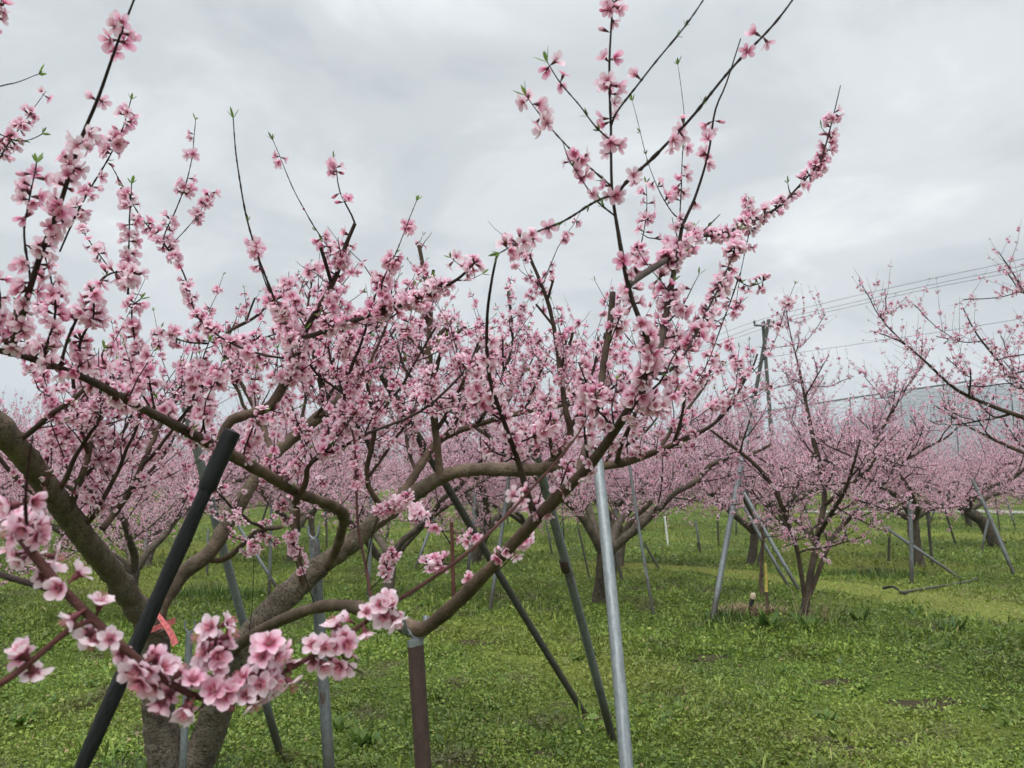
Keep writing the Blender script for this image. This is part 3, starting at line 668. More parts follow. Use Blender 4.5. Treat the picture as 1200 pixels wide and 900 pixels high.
for az in (0.2, 1.2, -1.0): 
    q, _ = smooth_path(limb_path((0, 0, .55), az, .7, 2.5, rr_, 9, .35), 28); lim.append(np.c_[q, 0.055 * np.linspace(1, .2, 28)])
place_tree(make_tree(32, limbs=lim, step=0.075, lmax=0.42, nside=6, smin=0.3, smax=0.7, per=1.9), b, 0, 1, 'peach tree out at the right edge whose flowering boughs reach in over the young tree', TG)
def auto_tree(px, py, v, rz, sc, label): return place_tree(v, foot_px(px, py), rz, sc, label, TG)
auto_tree(152, 724, VAR[0], 0.6, 0.8, 'peach tree with a double dark trunk seen through the fork of the big tree')
auto_tree(703, 706, VAR[1], 2.0, 1.0, 'low spreading peach tree behind the bright galvanised pole')
auto_tree(455, 700, VAR[2], 1.2, 0.92, 'peach tree behind the arching limb of the big tree')
auto_tree(-160, 730, VAR[4], 4.2, 0.8, 'peach tree past the left edge with only part of its crown showing')
# leaning trunks with visible butts on the right
def lean_tree(px, py, tp, seed, label, rz=0, nl=3, sc=1.0, tr=(0.19, 0.13, 0.105, 0.10)):
    b = foot_px(px, py); D = b[1]; pts = [(px, py, 0)] + tp
    q = np.array([[*(P(x, y, D + dd) - b), r] for (x, y, dd), r in zip(pts, tr)]); q[0, :3] = 0
    q = np.vstack([[0, 0, -.15, tr[0] * 1.1], q]); q, _ = smooth_path(q, 18)
    return place_tree(make_tree(seed, trunk=q, nl=5, step=0.06, nside=10, per=2.2, droop=.45, L=(2.5, 3.2), el=(.4, .95), el1=(-.1, .5)), b, 0, 1, label, TG)
lean_tree(1077, 663, [(1073, 645, 0), (1071, 625, 0), (1070, 606, 0)], 41, 'peach tree with a brown upright trunk behind the upright grey pole on the right', tr=(.12, .105, .10, .10))
lean_tree(1168, 640, [(1161, 625, 0), (1150, 610, 0), (1132, 598, 0)], 42, 'peach tree with a thick mossy forked trunk at the right', tr=(.17, .15, .13, .12))
rows = [(19.0, 5.6, 0.4), (24.5, 5.4, 2.6), (30.0, 5.6, 1.0), (39.5, 5.6, 0.0), (44.5, 5.4, 2.0), (50.0, 5.6, 1.0), (57.0, 5.4, 0.0), (65.0, 5.4, 2.4)]
taken = [foot_px(1077, 663)[:2], foot_px(1168, 640)[:2]]
rg = np.random.default_rng(12); far_pts = []
for px, lab in ((-30, 'peach tree behind the left edge of the big tree, second row back'), (340, 'peach tree two rows behind the right stem of the big tree'), (725, 'peach tree in the row behind the low spreading tree'), (880, 'peach tree rising directly behind the tall pale leaning pole'), (555, 'peach tree two rows back under the arching limb'), (170, 'peach tree two rows behind the double dark trunk')):
    b = G(px, 14.2 + rg.normal() * 0.3); place_tree(VAR[int(rg.integers(5))], b, rg.random() * 6.28, 1.0 + 0.12 * rg.random(), lab, TG)
for d, sp, off in rows:
    half = 0.72 * d + 3; x = -half + off
    while x < half:
        q = np.array([x + rg.normal() * 0.35, d + rg.normal() * 0.3]); x += sp
        if min(np.hypot(*(q - t)) for t in taken) < 3.0: continue
        far_pts.append(q)
        place_tree((VAR if d < 22 else FARV)[int(rg.integers(5 if d < 22 else 3))], (q[0], q[1], float(gz(*q)) * (d < 33)), rg.random() * 6.28, 1.0 + 0.16 * rg.random(),
                   'distant peach tree merging into the pink back rows of the orchard', TG)
for q in far_pts:
    if q[1] > 33: continue
    for k in range(3 if q[1] < 26 else 2):
        a = rg.random() * 6.28; r = 1.0 + rg.random() * 0.7; f0 = np.array([q[0] + r * math.cos(a), q[1] + r * math.sin(a), 0]); f0[2] = gz(f0[0], f0[1])
        hd = f0 + np.array([-0.35 * math.cos(a) + rg.normal() * .2, -0.35 * math.sin(a), 1.5 + 0.4 * rg.random()])
        pole(f0, hd, 0.021 + 0.006 * rg.random(), (GALV, GALV_OLD, DARKP)[int(rg.integers(3))], 'thin prop pole under the distant back rows of trees', sides=6, cradle=False)

# ------------------------------------------------------------------ the big tree in front
BASE = G(222, 3.86)
HR = np.random.default_rng(2024)
big = tag(empty('peach_tree', BASE), 'large gnarled peach tree in front, forked at the ground, pink boughs spreading across the picture', 'tree', TG)
def hero(pts, n=None, wob=0.0):
    """(px, py, d, r cm) -> (n, 4)"""
    q = np.array([[*P(x, y, d), r / 100] for x, y, d, r in pts]); L = np.linalg.norm(np.diff(q[:, :3], axis=0), axis=1).sum()
    s, _ = smooth_path(q, n or int(np.clip(L / 0.02, 14, 120)))
    s = wobble(s, wob * L, HR) if wob else s
    if s[:, 3].max() > 0.012:      # knots and old pruning swellings
        i = np.arange(len(s))
        for c in HR.integers(3, len(s) - 2, max(2, int(L / 0.22))): s[:, 3] *= 1 + HR.uniform(.04, .2) * np.exp(-((i - c) / HR.uniform(.8, 2.2)) ** 2)
    return s
def hero_mesh(name, paths, sides=10, bump=0.04, red=0.0, parent=big):
    mb = MB()
    for p in paths:
        r = p[:, 3] * (1 + bump * 1.2 * np.convolve(HR.standard_normal(len(p) + 4), np.ones(3) / 3, 'same')[2:-2])
        tubes(mb, p[:, :3], r, sides, bump=bump, rng=HR, red=red)
    return mb.build(name, BARK, parent)
g0 = np.array([*(BASE + [-0.03, 0, -0.15]), 0.125]); g1 = np.array([*(BASE + [-0.05, -.01, 0.0]), 0.105])
def from_ground(pts):
    q = np.vstack([g0, g1, [[*P(x, y, d), r / 100] for x, y, d, r in pts]]); return smooth_path(q, 70)[0]
stemL = from_ground([(188, 850, 3.8, 7.6), (184, 785, 3.76, 7.0), (178, 738, 3.72, 6.8)])
stemR = from_ground([(242, 868, 3.82, 7.6), (264, 805, 3.77, 7.0), (300, 738, 3.74, 6.5), (345, 690, 3.78, 5.9), (376, 662, 3.82, 5.2)])
hero_mesh('trunk', [stemL, stemR], 22, 0.035)
LIMBS = {}   # name -> path; each is a part of its own
LIMBS['L1'] = hero([(182, 752, 3.72, 6.8), (160, 713, 3.62, 6.6), (115, 650, 3.3, 6.2), (75, 600, 3.05, 6.0), (35, 540, 2.8, 5.7), (0, 500, 2.62, 5.4), (-60, 430, 2.4, 4.8), (-120, 340, 2.2, 3.5)], wob=0.006)
LIMBS['L2'] = hero([(180, 745, 3.74, 4.8), (188, 712, 3.78, 4.8), (213, 673, 3.83, 4.6), (247, 645, 3.88, 4.5), (277, 598, 3.95, 4.3), (318, 535, 4.05, 4.0), (358, 500, 4.12, 3.7), (396, 468, 4.2, 3.2), (428, 440, 4.28, 2.7), (455, 426, 4.35, 2.4), (498, 411, 4.5, 1.8), (545, 385, 4.6, 1.1)], wob=0.006)
LIMBS['R1'] = hero([(376, 662, 3.82, 6.4), (406, 642, 3.84, 6.0), (450, 603, 3.82, 5.6), (488, 577, 3.8, 5.0), (520, 557, 3.78, 4.6), (550, 549, 3.74, 4.3), (585, 548, 3.7, 4.0), (636, 547, 3.62, 3.6), (656, 530, 3.58, 3.0), (670, 507, 3.55, 2.2), (664, 480, 3.5, 1.7), (657, 440, 3.5, 1.5), (645, 370, 3.45, 1.2), (632, 330, 3.42, 1.0), (617, 294, 3.4, .8)], wob=0.008)
LIMBS['R1b'] = hero([(640, 546, 3.6, 3.0), (690, 548, 3.5, 2.6), (735, 540, 3.4, 2.0), (790, 520, 3.3, 1.5), (835, 498, 3.2, .9), (862, 470, 3.15, .5)], wob=0.006)
LIMBS['R2'] = hero([(395, 650, 3.9, 4.0), (440, 612, 4.1, 3.6), (478, 572, 4.2, 3.0), (503, 530, 4.3, 2.6), (522, 511, 4.35, 2.4), (558, 497, 4.4, 2.1), (620, 482, 4.4, 1.7), (690, 468, 4.4, 1.2), (740, 440, 4.4, .8)], wob=0.006)
LIMBS['V1'] = hero([(516, 560, 3.76, 2.4), (513, 530, 3.74, 2.1), (508, 482, 3.7, 2.0), (503, 425, 3.68, 1.9), (504, 360, 3.66, 1.5), (497, 320, 3.65, 1.3), (491, 288, 3.64, 1.1)], wob=0.004)
LIMBS['U1'] = hero([(380, 668, 3.82, 3.4), (392, 648, 3.75, 3.2), (399, 625, 3.62, 3.1), (402, 603, 3.48, 3.1), (385, 590, 3.2, 3.1), (350, 575, 2.85, 3.1), (310, 553, 2.5, 2.8), (265, 530, 2.2, 2.4), (238, 517, 2.05, 2.1), (180, 485, 1.8, 1.7), (140, 465, 1.65, 1.4), (100, 447, 1.5, 1.15), (50, 428, 1.38, .95), (0, 413, 1.28, .8), (-50, 402, 1.2, .6)], wob=0.005)
LIMBS['E'] = hero([(258, 524, 2.2, 1.8), (262, 508, 2.2, 1.6), (272, 492, 2.2, 1.55), (300, 483, 2.2, 1.5), (318, 474, 2.2, 1.45), (333, 450, 2.2, 1.4), (345, 420, 2.2, 1.2), (352, 399, 2.2, 1.05), (364, 375, 2.18, .95), (380, 350, 2.15, .8), (395, 320, 2.12, .7), (404, 290, 2.1, .65), (416, 262, 2.08, .6)], wob=0.003)
LIMBS['E2'] = hero([(352, 396, 2.2, .75), (372, 391, 2.15, .7), (400, 380, 2.1, .65), (440, 368, 2.0, .6), (480, 354, 1.9, .5), (505, 342, 1.8, .45), (535, 328, 1.7, .35), (556, 308, 1.6, .25)])
LIMBS['F'] = hero([(345, 590, 2.85, 1.5), (358, 566, 2.8, 1.2), (362, 545, 2.75, 1.1), (385, 525, 2.7, 1.0), (402, 495, 2.7, .9), (403, 470, 2.7, .8), (412, 430, 2.65, .7), (424, 400, 2.6, .5), (440, 345, 2.5, .4)])
LIMBS['D'] = hero([(262, 770, 3.72, 3.4), (300, 742, 3.45, 3.2), (340, 722, 3.15, 3.1), (383, 710, 2.85, 2.9), (430, 714, 2.5, 2.6), (462, 727, 2.3, 2.5), (490, 738, 2.15, 2.45), (515, 724, 2.06, 2.4), (560, 681, 1.92, 2.0), (610, 628, 1.77, 1.75), (650, 586, 1.67, 1.55), (690, 546, 1.57, 1.4), (720, 506, 1.48, 1.2), (745, 466, 1.4, 1.05), (757, 440, 1.36, .9), (763, 415, 1.35, .75), (752, 380, 1.33, .62), (742, 356, 1.32, .56), (733, 320, 1.31, .52), (724, 270, 1.3, .45), (717, 220, 1.29, .36), (716, 150, 1.27, .28), (714, 80, 1.25, .24), (718, 0, 1.23, .2), (720, -70, 1.21, .12)], n=150)
LIMBS['H'] = hero([(757, 446, 1.38, .8), (768, 425, 1.5, .8), (775, 398, 1.62, .78), (780, 372, 1.68, .72), (785, 345, 1.7, .65), (791, 312, 1.72, .6), (796, 285, 1.72, .5), (800, 264, 1.72, .42), (815, 230, 1.72, .32), (830, 180, 1.7, .26), (838, 130, 1.68, .22), (851, 98, 1.66, .18), (868, 45, 1.64, .12)])
LIMBS['I'] = hero([(737, 335, 1.32, .5), (748, 325, 1.42, .7), (778, 306, 1.68, .72), (800, 291, 1.85, .66), (818, 277, 1.95, .6), (842, 275, 2.02, .5), (862, 268, 2.06, .46), (882, 257, 2.1, .42), (910, 244, 2.14, .36), (940, 214, 2.18, .3), (961, 188, 2.2, .25), (973, 150, 2.2, .2), (985, 100, 2.2, .12)])
LIMBS['K'] = hero([(672, 566, 1.66, 1.1), (688, 520, 1.75, .95), (703, 456, 1.85, .95), (709, 415, 1.88, .95), (715, 378, 1.9, .95), (718, 343, 1.92, .9)])
LIMBS['Y'] = hero([(628, 607, 1.72, .8), (620, 585, 1.7, .75), (607, 540, 1.66, .65), (592, 498, 1.6, .5), (576, 452, 1.52, .42), (571, 416, 1.46, .36), (571, 370, 1.38, .28), (576, 330, 1.32, .24), (582, 300, 1.28, .2)])
LIMBS['X1'] = hero([(532, 705, 2.02, .55), (531, 680, 2.02, .5), (530, 640, 2.02, .48), (509, 612, 2.02, .46)][:3] + [(509 + 20, 612, 2.02, .46)])
LIMBS['T1'] = hero([(441, 716, 2.45, .6), (434, 695, 2.5, .55), (428, 660, 2.55, .5), (420, 620, 2.6, .45), (417, 560, 2.65, .4), (414, 510, 2.7, .35), (400, 480, 2.7, .25)])
LIMBS['S0'] = hero([(10, 414, 1.27, .6), (20, 390, 1.24, .56), (27, 366, 1.2, .5), (36, 335, 1.17, .45), (50, 292, 1.14, .4), (68, 246, 1.11, .36), (84, 196, 1.09, .3), (96, 160, 1.08, .27), (115, 115, 1.06, .24), (130, 72, 1.04, .2), (145, 30, 1.03, .17), (157, 0, 1.02, .14), (168, -35, 1.01, .09)])
LIMBS['Q1'] = hero([(120, 620, 3.25, 2.0), (135, 600, 3.3, 1.8), (155, 570, 3.3, 1.7), (165, 545, 3.3, 1.5), (190, 495, 3.4, 1.2), (208, 460, 3.5, .8), (222, 440, 3.5, .4)], wob=0.006)
LIMBS['Q2'] = hero([(80, 602, 3.04, 1.8), (100, 545, 3.0, 1.6), (112, 495, 3.0, 1.1), (124, 460, 3.0, .7), (132, 435, 3.0, .4)], wob=0.01)
LIMBS['Q3'] = hero([(320, 533, 4.05, 2.2), (300, 480, 4.2, 1.8), (262, 402, 4.2, 1.4), (300, 370, 4.2, 1.0), (340, 330, 4.1, .6)], wob=0.006)
LIMBS['Q4'] = hero([(380, 480, 4.17, 2.0), (372, 430, 4.0, 1.5), (360, 380, 3.9, 1.0), (366, 320, 3.9, .5)], wob=0.006)
LIMBS['Q5'] = hero([(235, 655, 3.87, 2.0), (262, 655, 3.9, 1.8), (300, 625, 3.6, 1.6), (330, 618, 3.4, 1.2), (375, 600, 3.3, .8)][:4], wob=0.006)
LIMBS['Q6'] = hero([(452, 604, 3.82, 2.2), (430, 560, 3.7, 1.7), (440, 500, 3.6, 1.3), (430, 440, 3.5, 1.0), (452, 380, 3.5, .7), (460, 330, 3.5, .4)], wob=0.008)
LIMBS['Q7'] = hero([(560, 497, 4.4, 1.6), (585, 450, 4.5, 1.2), (600, 400, 4.5, .9), (596, 340, 4.5, .5)], wob=0.008)
LIMBS['stub'] = hero([(355, 685, 3.75, 1.6), (352, 665, 3.7, 1.5), (345, 630, 3.65, 1.5), (346, 597, 3.62, 1.45)])
# the near twig that runs across the lower left corner
LIMBS['C'] = hero([(-300, 520, 1.9, 1.0), (-180, 515, 1.3, .75), (-90, 540, 1.0, .68), (-30, 572, .88, .64), (5, 602, .84, .62), (38, 648, .81, .6), (75, 692, .8, .56), (110, 727, .8, .54), (150, 763, .8, .5), (190, 795, .82, .47), (240, 819, .84, .44), (290, 809, .86, .4), (330, 789, .88, .37), (370, 766, .9, .35), (410, 742, .92, .33), (442, 719, .93, .31), (500, 682, .95, .29), (550, 646, .97, .27), (597, 601, 1.0, .25), (626, 569, 1.02, .23), (654, 539, 1.04, .2), (680, 505, 1.06, .16), (693, 478, 1.07, .1)])
LIMBS['C2'] = hero([(-60, 822, .72, .4), (0, 801, .745, .38), (40, 772, .765, .36), (83, 737, .785, .34), (112, 726, .8, .3)])
LIMBS['C3'] = hero([(-80, 640, 1.15, .5), (0, 673, 1.1, .45), (40, 685, 1.08, .42), (75, 696, 1.06, .38)])
SLIM = {'L1': .75, 'L2': .8, 'R1': .76, 'R1b': .8, 'R2': .8, 'V1': .85, 'U1': .66, 'D': .74, 'Q1': .75, 'Q2': .75, 'Q3': .75, 'Q4': .75, 'Q5': .75, 'Q6': .75, 'Q7': .75, 'F': .85, 'K': .9, 'E': .9}
SLIM.update({'C': .82, 'C2': .85})
for k, f in SLIM.items(): LIMBS[k][:, 3] *= f
RED = {'C': .65, 'C2': .9, 'X1': .7, 'T1': .4}
for k, p in LIMBS.items():
    hero_mesh('branch', [p], 14 if p[:, 3].max() > 0.03 else 9, 0.045 if p[:, 3].max() > 0.012 else 0.02, RED.get(k, 0.0))
def at_t(k, t): p = LIMBS[k]; return p[int(t * (len(p) - 1))]
ALLP, ALLN, ALLS, ALLT = [], [], [], []
def put(ps, nr, sc, tmean=0.58, tsd=0.34):
    dd_ = np.linalg.norm(ps - [0, 0, H], axis=1); k_ = np.clip(.87 + .16 * (dd_ - 1.2), .87, 1.06); ps = ps - nr * (0.0135 * sc * (1 - k_))[:, None]; ALLP.append(ps); ALLN.append(nr); ALLS.append(sc * k_); ALLT.append(np.clip(HR.normal(tmean, tsd, len(ps)), 0, 1))
lf = MB(); tuft_objs = []
def leaf_tip(p, d, L=0.022, n=4): tuft_objs.append((np.array(p), norm(np.array(d)), L, n))
# single shoots read off the photograph: points, depth at foot and tip, radius mm, blossom stretches (t0, t1, spacing m, per node)
SH = [
 ([(346, 418), (312, 414), (280, 404), (252, 388), (230, 366), (214, 318), (188, 282), (164, 253), (144, 218), (132, 196)], 2.2, 2.4, 3.6, [(.1, .97, .022, 1.6)], 0),
 ([(352, 399), (330, 392), (300, 398), (262, 402), (232, 412)], 2.2, 2.35, 2.6, [(.1, 1, .022, 1.7)], 0),
 ([(714, 218), (683, 190), (657, 163), (633, 135), (616, 112)], 1.29, 1.22, 1.7, [(.28, .5, .028, 1.8), (.62, .82, .026, 2.0), (.88, .97, .014, 1.6)], 1),
 ([(715, 158), (698, 144), (680, 123), (655, 95), (641, 72)], 1.27, 1.2, 1.7, [(.0, .12, .03, 1.2), (.7, .8, .012, 1.6), (.92, .97, .012, 1.2)], 1),
 ([(720, 252), (700, 236), (687, 219), (667, 187), (660, 168)], 1.3, 1.25, 1.6, [(.3, .9, .022, 1.5)], 0),
 ([(716, 150), (725, 130), (760, 84), (800, 35), (826, -2), (850, -40)], 1.27, 1.15, 2.0, [(.28, .31, .01, 1)], 0),
 ([(724, 236), (738, 214), (770, 184), (800, 151), (830, 115), (865, 74), (900, 36), (930, -2), (950, -30)], 1.29, 1.18, 3.2, [(.08, .12, .015, 1.5), (.26, .42, .03, 1.4), (.66, .76, .02, 1.4)], 0),
 ([(722, 224), (700, 233), (660, 258), (620, 276), (585, 297)], 1.29, 1.22, 2.4, [(.28, .33, .015, 1.2), (.6, .95, .018, 1.6)], 1),
 ([(757, 442), (782, 440), (806, 411), (826, 370), (845, 331), (858, 300), (868, 268)], 1.36, 2.0, 3.4, [(.12, .95, .022, 1.7)], 1),
 ([(826, 342), (860, 341), (880, 337), (898, 328)], 1.9, 2.0, 1.8, [(.4, 1.0, .02, 1.5)], 0),
 ([(785, 345), (775, 330), (760, 312), (745, 290)], 1.7, 1.6, 1.6, [(.1, .9, .03, 1.2)], 0),
 ([(806, 262), (790, 250), (770, 215), (757, 180), (741, 118)], 1.72, 1.8, 1.4, [(.1, .5, .04, 1.3)], 1),
 ([(800, 264), (801, 190), (803, 150), (800, 115), (794, 75)], 1.75, 1.75, 1.3, [(.1, .5, .03, 1.4)], 1),
 ([(762, 410), (760, 350), (759, 300), (760, 250), (757, 215)], 1.8, 2.0, 2.0, [(.1, .95, .022, 1.7)], 1),
 ([(818, 277), (833, 262), (844, 251)], 1.95, 1.95, 2.2, [], 0),
 ([(882, 257), (875, 285), (868, 320), (862, 360)], 2.1, 2.1, 1.6, [(.05, .35, .02, 1.5)], 0),
 ([(878, 257), (876, 245), (879, 236)], 2.1, 2.1, 1.4, [(0, 1, .012, 2)], 1),
 ([(955, 195), (966, 183), (973, 170)], 2.2, 2.2, 1.3, [(.3, 1, .015, 1.5)], 0),
 ([(845, 330), (838, 380), (825, 430), (800, 470)], 2.2, 2.4, 2.0, [(.0, 1, .03, 1.6)], 0),
 ([(36, 330), (28, 270), (33, 240), (43, 190)], 1.17, 1.12, 2.0, [(.1, .92, .02, 1.8)], 1),
 ([(70, 295), (95, 240), (130, 180), (144, 150), (154, 116)], 1.75, 1.7, 2.2, [(.1, .55, .022, 1.7), (.6, .95, .018, 2)], 1),
 ([(150, 345), (151, 300), (152, 255), (154, 215)], 1.62, 1.55, 2.2, [(.05, .9, .018, 2.0)], 1),
 ([(-10, 200), (12, 165), (32, 138), (54, 107)], 2.1, 2.2, 2.0, [(.2, .95, .018, 2.0)], 0),
 ([(-60, 120), (0, 101), (20, 97), (46, 87)], 1.5, 1.45, 1.6, [], 1),
 ([(-40, 182), (0, 177), (25, 171), (50, 157)], 1.5, 1.45, 1.8, [(.45, .6, .02, 1.5)], 1),
 ([(-40, 60), (-12, 30), (4, -4)], 1.3, 1.3, 2.0, [(.3, .9, .02, 2)], 0),
 ([(322, 352), (311, 322), (297, 284), (285, 240), (277, 188), (274, 138)], 1.65, 1.5, 2.6, [(.28, .33, .012, 2.0)], 1),
 ([(405, 318), (388, 292), (362, 254), (340, 214), (320, 164)], 2.1, 2.0, 2.0, [(.05, .3, .02, 1.8), (.4, .5, .02, 1.2), (.8, .9, .014, 2)], 1),
 ([(214, 318), (205, 296), (217, 240), (225, 195), (229, 140)], 2.45, 2.3, 2.4, [(.1, .62, .02, 1.6), (.7, .95, .03, 1.4)], 1),
 ([(205, 305), (228, 262), (248, 225)], 2.4, 2.4, 1.6, [(.1, 1, .022, 1.6)], 0),
 ([(100, 300), (118, 320), (125, 310), (100, 275), (92, 250)][2:], 2.0, 2.1, 1.8, [(.0, 1, .03, 1.5)], 0),
 ([(60, 425), (80, 380), (115, 330), (140, 318), (165, 322)], 1.42, 1.35, 3.0, [(.3, 1, .013, 2.4)], 0),
 ([(100, 447), (95, 405), (110, 370), (106, 338)], 1.48, 1.35, 3.0, [(.15, 1, .013, 2.4)], 0),
 ([(20, 418), (5, 380), (0, 340), (-10, 300)], 1.28, 1.2, 3.0, [(.1, 1, .015, 2.2)], 0),
 ([(40, 424), (62, 370), (60, 330), (52, 300)], 1.36, 1.3, 2.6, [(.1, 1, .015, 2.2)], 0),
 ([(-30, 395), (0, 376), (20, 360), (24, 352)], 1.3, 1.35, 6.5, [], 0),
 ([(140, 465), (132, 440), (120, 420), (122, 408)], 1.64, 1.6, 2.6, [(.5, 1, .02, 1.5)], 1),
 ([(180, 485), (172, 440), (158, 400), (155, 362), (165, 350)], 1.8, 1.75, 2.8, [(.25, 1, .016, 2.2)], 1),
 ([(205, 500), (225, 470), (235, 430), (245, 400)], 1.9, 1.85, 3, [(.2, 1, .018, 2.2)], 1),
 ([(245, 404), (215, 400), (190, 386)], 1.85, 1.8, 2.4, [(.0, 1, .016, 2.2)], 0),
 ([(440, 368), (442, 335), (455, 310), (470, 280), (488, 235)], 1.95, 1.85, 2.2, [(.05, .55, .016, 1.9), (.72, .8, .012, 1.6)], 1),
 ([(345, 420), (335, 380), (322, 350)], 2.2, 1.7, 2.4, [(.2, 1, .02, 2)], 0),
 ([(333, 450), (350, 425), (345, 395)], 2.2, 2.1, 2.2, [(.2, 1, .016, 2)], 0),
 ([(350, 402), (338, 370), (345, 345)], 2.2, 2.15, 2.2, [(.2, 1, .016, 2)], 0),
 ([(300, 482), (318, 450), (325, 420)], 2.2, 2.15, 2.0, [(.4, .8, .03, 1)], 0),
 ([(403, 470), (395, 440), (400, 410), (410, 395)], 2.65, 2.5, 2.4, [(.1, 1, .016, 2.2)], 1),
 ([(592, 498), (560, 470), (560, 430), (555, 415)], 1.6, 1.5, 2.4, [(.35, 1, .012, 2.4)], 1),
 ([(600, 525), (630, 510), (645, 490), (640, 470)], 1.64, 1.55, 2.4, [(.2, 1, .014, 2.2)], 1),
 ([(607, 540), (580, 530), (565, 515)], 1.66, 1.6, 2.2, [(.2, 1, .016, 2)], 0),
 ([(690, 546), (685, 500), (690, 460), (678, 425)], 1.57, 1.45, 2.6, [(.15, 1, .013, 2.3)], 1),
 ([(720, 506), (700, 480), (698, 455)], 1.48, 1.42, 2.2, [(.15, 1, .014, 2.2)], 0),
 ([(745, 466), (770, 480), (785, 470), (795, 450)], 1.4, 1.4, 2.4, [(.1, 1, .015, 2.2)], 1),
 ([(650, 586), (660, 560), (668, 540)], 1.67, 1.62, 2.2, [(.2, 1, .015, 2.2)], 0),
 ([(625, 612), (632, 585), (636, 570)], 1.74, 1.7, 2.0, [(.2, 1, .02, 1.6)], 0),
 ([(560, 684), (585, 668), (598, 655), (612, 625), (622, 632)][:3] + [(606, 640), (622, 625)], 1.92, 1.85, 1.5, [(.66, 1, .016, 1.8)], 0),
 ([(530, 655), (545, 645), (552, 632), (556, 625)], 2.02, 2.0, 1.2, [(.75, 1, .012, 1.5)], 0),
 ([(530, 690), (545, 683), (556, 677)], 2.02, 2.0, 1.2, [(.6, 1, .012, 1.2)], 0),
 ([(530, 640), (510, 612), (495, 606), (480, 595)], 2.02, 2.05, 1.8, [(.3, 1, .014, 2.4)], 0),
 ([(530, 660), (505, 660), (490, 668)], 2.02, 2.05, 1.8, [(.2, 1, .014, 2.4)], 0),
 ([(432, 690), (450, 672), (455, 655), (460, 648)], 2.5, 2.4, 1.8, [(.35, 1, .012, 2.6)], 0),
 ([(428, 660), (445, 600), (470, 590), (478, 580)], 2.55, 2.4, 2.0, [(.45, 1, .012, 2.6)], 0),
 ([(292, 742), (296, 700), (297, 655), (298, 634)], 3.0, 2.8, 1.4, [(.86, 1, .012, 2.2)], 1),
 ([(345, 690), (342, 650), (335, 610), (330, 590)], 2.9, 2.75, 1.8, [(.3, 1, .016, 2.4)], 0),
 # on the near twig in the lower left corner
 ([(38, 648), (30, 610), (31, 560), (38, 512)], .81, .74, 2.2, [(.05, .5, .012, 1.8)], 2),
 ([(-5, 595), (-8, 570), (-4, 552)], .85, .82, 2, [], 2),
 ([(240, 818), (246, 790), (254, 740), (256, 725)], .84, .86, 1.9, [(.2, 1, .011, 2.4)], 0),
 ([(250, 818), (238, 828), (222, 842)], .84, .83, 1.5, [], 0),
 ([(290, 809), (305, 780), (320, 755), (322, 740)], .86, .88, 1.6, [(.15, 1, .012, 2.2)], 0),
 ([(410, 742), (402, 760), (408, 778), (425, 790)], .92, .92, 1.6, [(.15, 1, .012, 2.2)], 0),
]
DONE = []
for pts, d0, d1, rmm, blo, tip in SH:
    n = len(pts); q = hero([(x, y, d0 + (d1 - d0) * i / (n - 1), rmm / 10 * (1 - 0.6 * i / (n - 1))) for i, (x, y) in enumerate(pts)], n=max(14, 5 * n * 2), wob=0.004)
    best = min((np.linalg.norm(pp_[:, :3] - q[0, :3], axis=1).min(), kk) for kk, pp_ in list(LIMBS.items()) + DONE if kk != 'none')
    pp_ = dict(list(LIMBS.items()) + DONE)[best[1]]; j = np.linalg.norm(pp_[:, :3] - q[0, :3], axis=1).argmin()
    if best[0] < 0.13: q[:, :3] += (pp_[j, :3] - q[0, :3]) * (np.linspace(1, 0, len(q)) ** 2.0)[:, None]
    DONE.append(('shoot%d' % len(DONE), q))
    # swollen nodes
    k = HR.random(len(q)) < 0.3; q[k, 3] *= 1.35
    hero_mesh('shoot', [q], 7, 0.03, 0.35 if d0 < 1.0 else 0.0)
    for t0, t1, sp, per in blo:
        ps, nr, sc = spots_on(q[None, :, :3], HR, sp * (.5 if d0 < 1.4 else .68), t0, t1, per, scatter=0.011); put(ps, nr, sc)
    if tip: leaf_tip(q[-1, :3], q[-1, :3] - q[-3, :3], 0.034 if tip == 2 else 0.021, 5 if tip == 2 else 4)
    for j in range(3, len(q) - 3):
        if HR.random() < 0.045: leaf_tip(q[j, :3], norm(q[j + 1, :3] - q[j, :3]) + 0.7 * rand_dir(1, HR)[0], 0.014, 3)
for k, t0, t1, sp, per in (('D', .78, .84, .016, 2.2), 
        ('H', .1, .62, .017, 1.7), ('H', .64, .9, .03, 1.5), ('I', .22, 1, .0135, 1.9), ('Y', .25, .74, .010, 2.5), ('E', .35, .98, .02, 1.9), ('E2', .1, 1, .014, 2.0), ('F', .3, 1, .016, 2.0), ('K', .2, .7, .04, 1.2),
        ('D', .62, .76, .02, 2.0), ('T1', .55, 1, .02, 2), ('U1', .8, 1, .03, 1.6), ('X1', .3, .9, .05, 1)):
    ps, nr, sc = spots_on(LIMBS[k][None, :, :3], HR, sp, t0, t1, per, scatter=0.014); put(ps, nr, sc)
Cp = LIMBS['C']; cpx = project(Cp[:, :3])[0]
def ct_(px): return float(np.abs(cpx - px).argmin()) / (len(cpx) - 1)
for xa, xb, sp, per in ((2, 70, .010, 2.4), (74, 96, .012, 1.6), (112, 182, .011, 2.2), (186, 236, .007, 2.6), (244, 352, .0055, 2.8), (372, 470, .006, 2.8), (520, 540, .02, 1.2), (606, 632, .014, 1.4)):
    ps, nr, sc = spots_on(Cp[None, :, :3], HR, sp, ct_(xa), ct_(xb), per); put(ps + rand_dir(len(ps), HR) * .007, nr, sc * .93, .72, .3)
q_ = LIMBS['C2']; ps, nr, sc = spots_on(q_[None, :, :3], HR, .012, .5, .58, 2); put(ps, nr, sc, .7)
